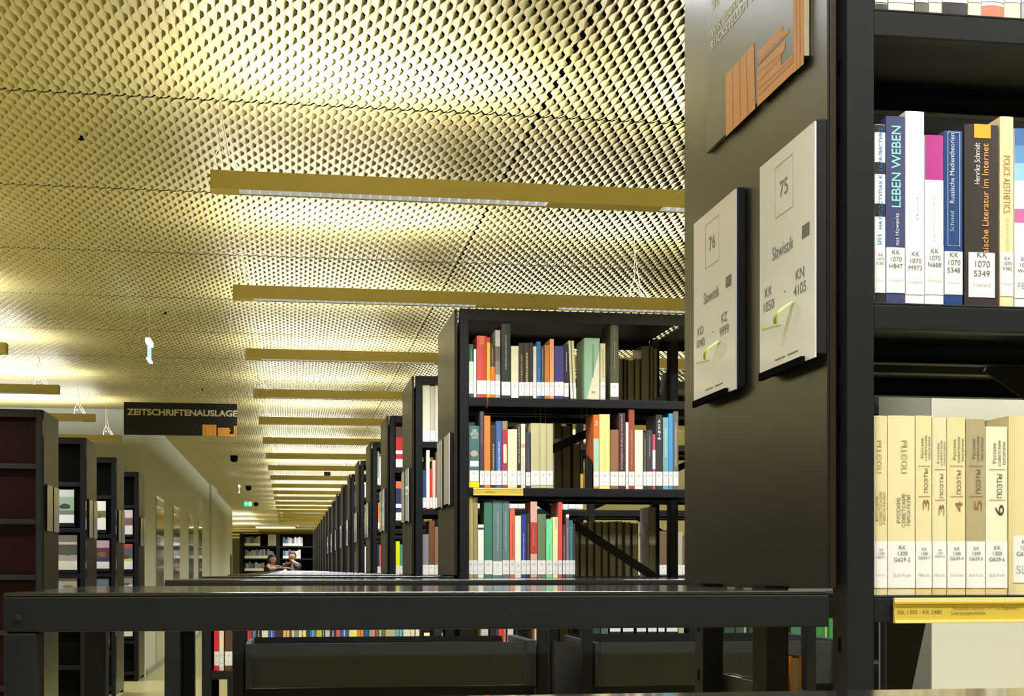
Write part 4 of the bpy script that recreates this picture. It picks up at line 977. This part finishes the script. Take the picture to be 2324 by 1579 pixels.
# ---- trolleys with trough shelves
def trolley(pa, pb, Yf, ztop, zbot, label, dp=.44):
    xa, xb = X_at(pa, Yf), X_at(pb, Yf); wd = xb-xa
    e = empty('book_trolley', (xa, Yf, 0), label, 'trolley', 'book trolleys')
    for x in (0, wd-.034):
        for y in (.0, dp-.034):
            MB().box(x, x+.034, y, y+.034, .10, TT-.02).build('post', M_STEEL, e, bevel=.003)
            MB().tube([(x+.010, y+.017, .045), (x+.024, y+.017, .045)], .045, 16).build('castor', M_STEELD, e)
        MB().box(x+.002, x+.032, .034, dp-.034, TT-.045, TT-.021).build('handle_bar', M_STEEL, e, bevel=.003)
        MB().box(x+.004, x+.030, .034, dp-.034, .105, .14).build('side_rail', M_STEEL, e)
    x0, x1 = .040, wd-.040
    for zt_, zb_ in ((ztop, zbot),):
        m = MB()
        mid_ = (x0+x1)/2
        m.prism([(x0+.018, -.004, zt_), (x1-.040, -.004, zt_), (x1-.034, .016, zb_+.003), (mid_, .016, zb_-.001), (x0+.018, .016, zb_+.002)], (0, .003, 0))
        m.build('front_panel', mat('grey_black_steel', rough=.38, raw=(.034, .037, .046), spec=.18, bump=.1, nscale=900), e, bevel=.001)
        MB().prism([(x0+.018, dp-.10, zt_+.004), (x1-.06, dp-.10, zt_+.004), (x1-.06, .12, zb_), (x0+.018, .12, zb_)], (0, .003, 0)).build('rear_panel', M_VOID, e)
        MB().box(x0, x0+.016, -.004, dp-.10, zb_, zt_).build('end_cheek', mat('grey_black_steel'), e, bevel=.001)
        MB().box(x1-.030, x1, -.002, dp-.05, zb_, zt_+.004).build('end_cheek', mat('grey_black_steel'), e, bevel=.001)
        MB().box(x0, x1, .016, .12, zb_-.003, zb_).build('trough_floor', M_STEELD, e)
    MB().box(.036, wd-.036, .06, .064, .15, zbot-.004).build('lower_panel', M_STEELD, e)
    for x in (.012, wd-.016): MB().box(x, x+.003, .0345, dp-.0345, .15, ztop-.02).build('side_panel', M_STEELD, e)
    return e
YT = 4.40
trolley(527, 1245, YT, H-.227, H-.366, 'black book trolley with grey trough panel seen under the low bookcase top')
trolley(1322, 1938, YT+.002, H-.232, H-.372, 'second black book trolley, standing behind the posts of the close bookcase', dp=.62)

# ---- far end: bookcase and table people
YF = 40.3
xa = X_at(548, YF); xm = X_at(631, YF); xb = X_at(714, YF)
e = empty('bookcase', (xa, YF, 0), 'wide black bookcase of white-labelled books across the far end of the corridor', 'bookcase')
ox = xa
for x in (0, xm-xa, xb-xa): MB().box(x-.05, x+.05, 0, .6, 0, H+1.02).build('upright', M_STEELD, e)
MB().box(0, xb-xa, .30, .31, 0, H+1.02).build('back_panel', M_VOID, e)
for z in SH[:5]: MB().box(.05, xb-xa-.05, .002, .29, z-.04, z).build('shelf', M_STEEL, e)
MB().box(xm-xa-.28, xm-xa-.055, -.02, -.002, H+.68, H+1.0).build('sign_plate', mat('pale_board', rough=.5, raw=(.30, .28, .22)), e)
rnd = random.Random(11); FB = {}
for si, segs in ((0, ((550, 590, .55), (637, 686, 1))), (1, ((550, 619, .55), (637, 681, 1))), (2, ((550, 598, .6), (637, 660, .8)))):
    for a, b, br in segs:
        x = X_at(a, YF)+.06; xe = X_at(b, YF)
        while x < xe:
            wd = rnd.uniform(.045, .075); base = rnd.choice([(225, 225, 235), (150, 165, 195), (215, 190, 195), (240, 240, 240), (90, 110, 140), (205, 120, 90) if si == 2 else (200, 205, 220)])
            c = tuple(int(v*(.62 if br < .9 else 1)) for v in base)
            z = SH[si]; h_ = rnd.uniform(.20, .28)
            for cc, arr in ((c, FB), ): arr.setdefault(cc, []).append((x, x+wd-.002, z+.001, z+h_))
            x += wd+.002
fm = MB(); cl = sorted(FB)
for n, c in enumerate(cl):
    for x, x2, z, z2 in FB[c]:
        fm.box(x, x2, YF+.01, YF+.16, z, z2, n).box(x, x2, YF+.008, YF+.0095, z+.004, z+.075, len(cl))
fo = fm.build('far_shelf_books', [paint(c) for c in cl]+[M_LABEL])
tag(fo, 'rows of small white-labelled books filling the bookcase across the far end', 'books', kind='stuff')
e = empty('notice_board', (-1.545, 38.9, H-.55), 'brown upright board on the pale wall near the far bookcase', 'board')
MB().box(0, .03, -.55, .55, 0, .95).build('board', mat('brown_board', rough=.5, raw=(.16, .12, .07)), e)

def skin_body(name, joints, edges, m, parent, sub=1):
    me = bpy.data.meshes.new(name); me.from_pydata([j[0] for j in joints], [], edges) if False else me.from_pydata([j[0] for j in joints], edges, [])
    me.materials.append(m)
    o = bpy.data.objects.new(name, me); C.objects.link(o); o.parent = parent
    s_ = o.modifiers.new('skin', 'SKIN'); s_.use_smooth_shade = True
    if not me.skin_vertices: 
        bm = bmesh.new(); bm.from_mesh(me); bm.verts.layers.skin.verify(); bm.to_mesh(me); bm.free()
    for i, j in enumerate(joints):
        r_ = j[1]; me.skin_vertices[0].data[i].radius = (r_, r_) if not isinstance(r_, tuple) else r_
    me.skin_vertices[0].data[0].use_root = True
    sd = o.modifiers.new('sub', 'SUBSURF'); sd.levels = 1; sd.render_levels = sub
    return o
def ball(name, c, r, m, parent, sq=(1,1,1), cut=None):
    bm = bmesh.new(); bmesh.ops.create_uvsphere(bm, u_segments=18, v_segments=12, radius=1)
    for v in bm.verts:
        v.co = Vector((v.co.x*r*sq[0], v.co.y*r*sq[1], v.co.z*r*sq[2]))
        if cut: v.co = cut(v.co)
        v.co += Vector(c)
    me = bpy.data.meshes.new(name); bm.to_mesh(me); bm.free(); me.materials.append(m)
    me.polygons.foreach_set('use_smooth', [True]*len(me.polygons))
    o = bpy.data.objects.new(name, me); C.objects.link(o); o.parent = parent; return o
M_SKIN = mat('skin', rough=.5, raw=(.50, .27, .15)); M_HAIRB = mat('black_hair', rough=.6, raw=(.012, .010, .009)); M_HAIR = mat('dark_brown_hair', rough=.6, raw=(.05, .035, .02))
def hand(side, p, parent, dirv, m):
    """Five short unequal fingers and a thumb from a palm at p, pointing along dirv."""
    d = Vector(dirv).normalized(); up = Vector((0, 0, 1)); s = d.cross(up).normalized()
    J = [(tuple(Vector(p)), (.030, .018)), (tuple(Vector(p)+d*.07), (.036, .016))]; E = [(0, 1)]
    for i, (o_, l_) in enumerate(((-.028, .065), (-.010, .078), (.010, .072), (.027, .055))):
        b = Vector(p)+d*.085+s*o_; c = b+d*l_*.55-up*.006; t = c+d*l_*.45-up*.018; n = len(J)
        J += [(tuple(b), .010), (tuple(c), .009), (tuple(t), .0075)]; E += [(1, n), (n, n+1), (n+1, n+2)]
    n = len(J); b = Vector(p)+d*.03-s*.035*side; J += [(tuple(b), .011), (tuple(b+d*.035-s*.02*side), .009)]; E += [(0, n), (n, n+1)]
    return J, E
def person(x, Y, z_head, face_dir, lab, skin, top_m, leg_m, hair_m, lean, armsdef, woman):
    e = empty('person', (x, Y, 0), lab, 'person')
    hz = z_head; f = Vector(face_dir).normalized(); lx = lean*f.x; ly = lean*f.y
    nk = hz-.24; sh = nk-.07; hp = .92
    s = Vector((-f.y, f.x, 0))
    def P(a, l, z): return (a*s.x+l*f.x, a*s.y+l*f.y, z)
    J = [(P(0, 0, hp), (.15, .12)), (P(0, lean*.4, hp+.22), (.135, .10)), (P(0, lean*.8, sh-.08), (.17, .11)), (P(0, lean, nk), .062), (P(0, lean+.01, nk+.06), .055),
         (P(.11, .0, hp-.12), .085), (P(.11, .03, .50), .062), (P(.11, 0, .10), .045), (P(.11, .12, .05), .04),
         (P(-.11, .0, hp-.12), .085), (P(-.11, .03, .50), .062), (P(-.11, 0, .10), .045), (P(-.11, .12, .05), .04)]
    E = [(0,1),(1,2),(2,3),(3,4),(0,5),(5,6),(6,7),(7,8),(0,9),(9,10),(10,11),(11,12)]
    for sd in (1, -1):
        el, wr = armsdef[sd]; n = len(J)
        J += [(P(sd*.175, lean*.95, sh-.02), .058), (P(*el), .043), (P(*wr), .028)]
        E += [(2, n), (n, n+1), (n+1, n+2)]
        hd = Vector(wr)-Vector(el); hd = Vector(P(hd.x, hd.y, hd.z))
        HJ, HE = hand(sd, P(*wr), e, hd, M_SKIN); k0 = len(J); J += HJ; E += [(a+k0, b+k0) for a, b in HE] + [(n+2, k0)]
    body = skin_body('body', J, E, skin, e)
    # clothes: the same trunk and limbs, slightly larger, without hands and feet
    TJ = [(J[0][0], (.165, .135)), (J[1][0], (.150, .115)), (J[2][0], (.186, .125)), (P(0, lean, nk-.03), .075)]; TE = [(0,1),(1,2),(2,3)]
    off = 13
    for sd in (1, -1):
        el, wr = armsdef[sd]; n = len(TJ)
        w_ = Vector(el).lerp(Vector(wr), .86)
        TJ += [(P(sd*.175, lean*.95, sh-.02), .070), (P(*el), .056), (P(*w_), .040)]; TE += [(2, n), (n, n+1), (n+1, n+2)]
    skin_body('jacket' if not woman else 'pullover', TJ, TE, top_m, e)
    LJ = [(J[0][0], (.160, .130))] + [(J[i][0], r_) for i, r_ in ((5, .098), (6, .075), (7, .062), (9, .098), (10, .075), (11, .062))]
    skin_body('trousers', LJ, [(0,1),(1,2),(2,3),(0,4),(4,5),(5,6)], leg_m, e)
    hc = P(0, lean+.03, hz-.125)
    def jaw(co):
        if co.z < -.02: co.x *= 1+co.z*2.2; co.y *= 1+co.z*1.2
        return co
    hd = ball('head', (0, 0, 0), .115, skin, e, (.70, .82, 1.05), jaw)
    hd.location = hc; hd.rotation_euler = (0, 0, math.atan2(f.y, f.x)-PI/2)
    ball('nose', (0, .098, -.01), .016, skin, hd, (.8, 1.1, 1.3))
    for sx in (-1, 1):
        ball('eye', (sx*.03, .083, .014), .010, M_HAIRB, hd, (1.2, .6, .7)); ball('ear', (sx*.080, 0, 0), .022, skin, hd, (.4, .8, 1.3))
    ball('mouth', (0, .084, -.052), .018, mat('lips', rough=.5, raw=(.30, .10, .08)), hd, (1.1, .4, .3))
    return e, hd, P
e, hd, P = person(X_at(669, 34.1), 34.1, H+.44, (-.5, -.86, 0), 'person in dark jacket and white shirt, leaning with a hand at the chin', M_SKIN, mat('dark_jacket', rough=.7, raw=(.018, .014, .014)), mat('dark_trousers', rough=.7, raw=(.012, .012, .014)), M_HAIR, .10,
   {1: ((.22, .30, TT+.06), (.06, .20, H+.21)), -1: ((-.24, .26, TT+.06), (-.06, .32, TT+.07))}, False)
ball('hair', (0, -.012, .026), .122, M_HAIR, hd, (.76, .86, .92), lambda co: Vector((co.x, co.y if co.z > .045 else min(co.y, .012), max(co.z, -.075))))
sk = MB().prism([P(-.07, .0, 0)] * 0 or [(-.08, 0, H-.20), (.06, 0, H-.20), (.075, 0, H+.16), (-.02, 0, H+.20), (-.09, 0, H+.10)], (0, .02, 0)).build('shirt_front', mat('white_shirt', rough=.6, raw=(.62, .60, .56)), e, bevel=.01)
sk.location = (.00, -.30, 0)
e, hd, P = person(X_at(608, 33.42), 33.42, H+.36, (.62, -.78, 0), 'person with long black hair, in dark clothes with pale pink sleeves, leaning forward', M_SKIN, mat('black_pullover', rough=.8, raw=(.010, .010, .012)), mat('dark_trousers'), M_HAIRB, .14,
   {1: ((.20, .30, TT+.06), (.05, .36, TT+.10)), -1: ((-.22, .30, TT+.06), (-.02, .40, TT+.07))}, True)
def hairfn(co):
    if co.z < 0: co = Vector((co.x*1.05, co.y, co.z*2.4))
    return Vector((co.x, co.y if co.z > .05 else min(co.y, .020), co.z))
ball('hair', (0, -.014, .018), .135, M_HAIRB, hd, (.80, .86, .88), hairfn)
e2, pp = e, mat('pale_pink_cuffs', rough=.7, raw=(.62, .42, .40))
skin_body('pink_sleeve', [(P(-.10, .16, TT+.15), .062), (P(-.23, .30, TT+.055), .054), (P(-.06, .40, TT+.065), .045)], [(0, 1), (1, 2)], pp, e)
# paper sheets on the low top near the people
for i, (a, b) in enumerate(((628, 650), (652, 690))):
    Yp = row(16)+.3; xa_, xb_ = X_at(a, Yp), X_at(b, Yp)
    o = MB().box(0, xb_-xa_, -.12, .12, 0, .006).build('paper_stack', mat('white_papers', rough=.6, raw=(.85, .83, .82)), None); o.location = (xa_, Yp, TT+.0005)
    tag(o, ('stack of white papers between the two people' , 'stack of white papers in front of the person in the jacket')[i], 'papers', 'papers on the far low bookcase')
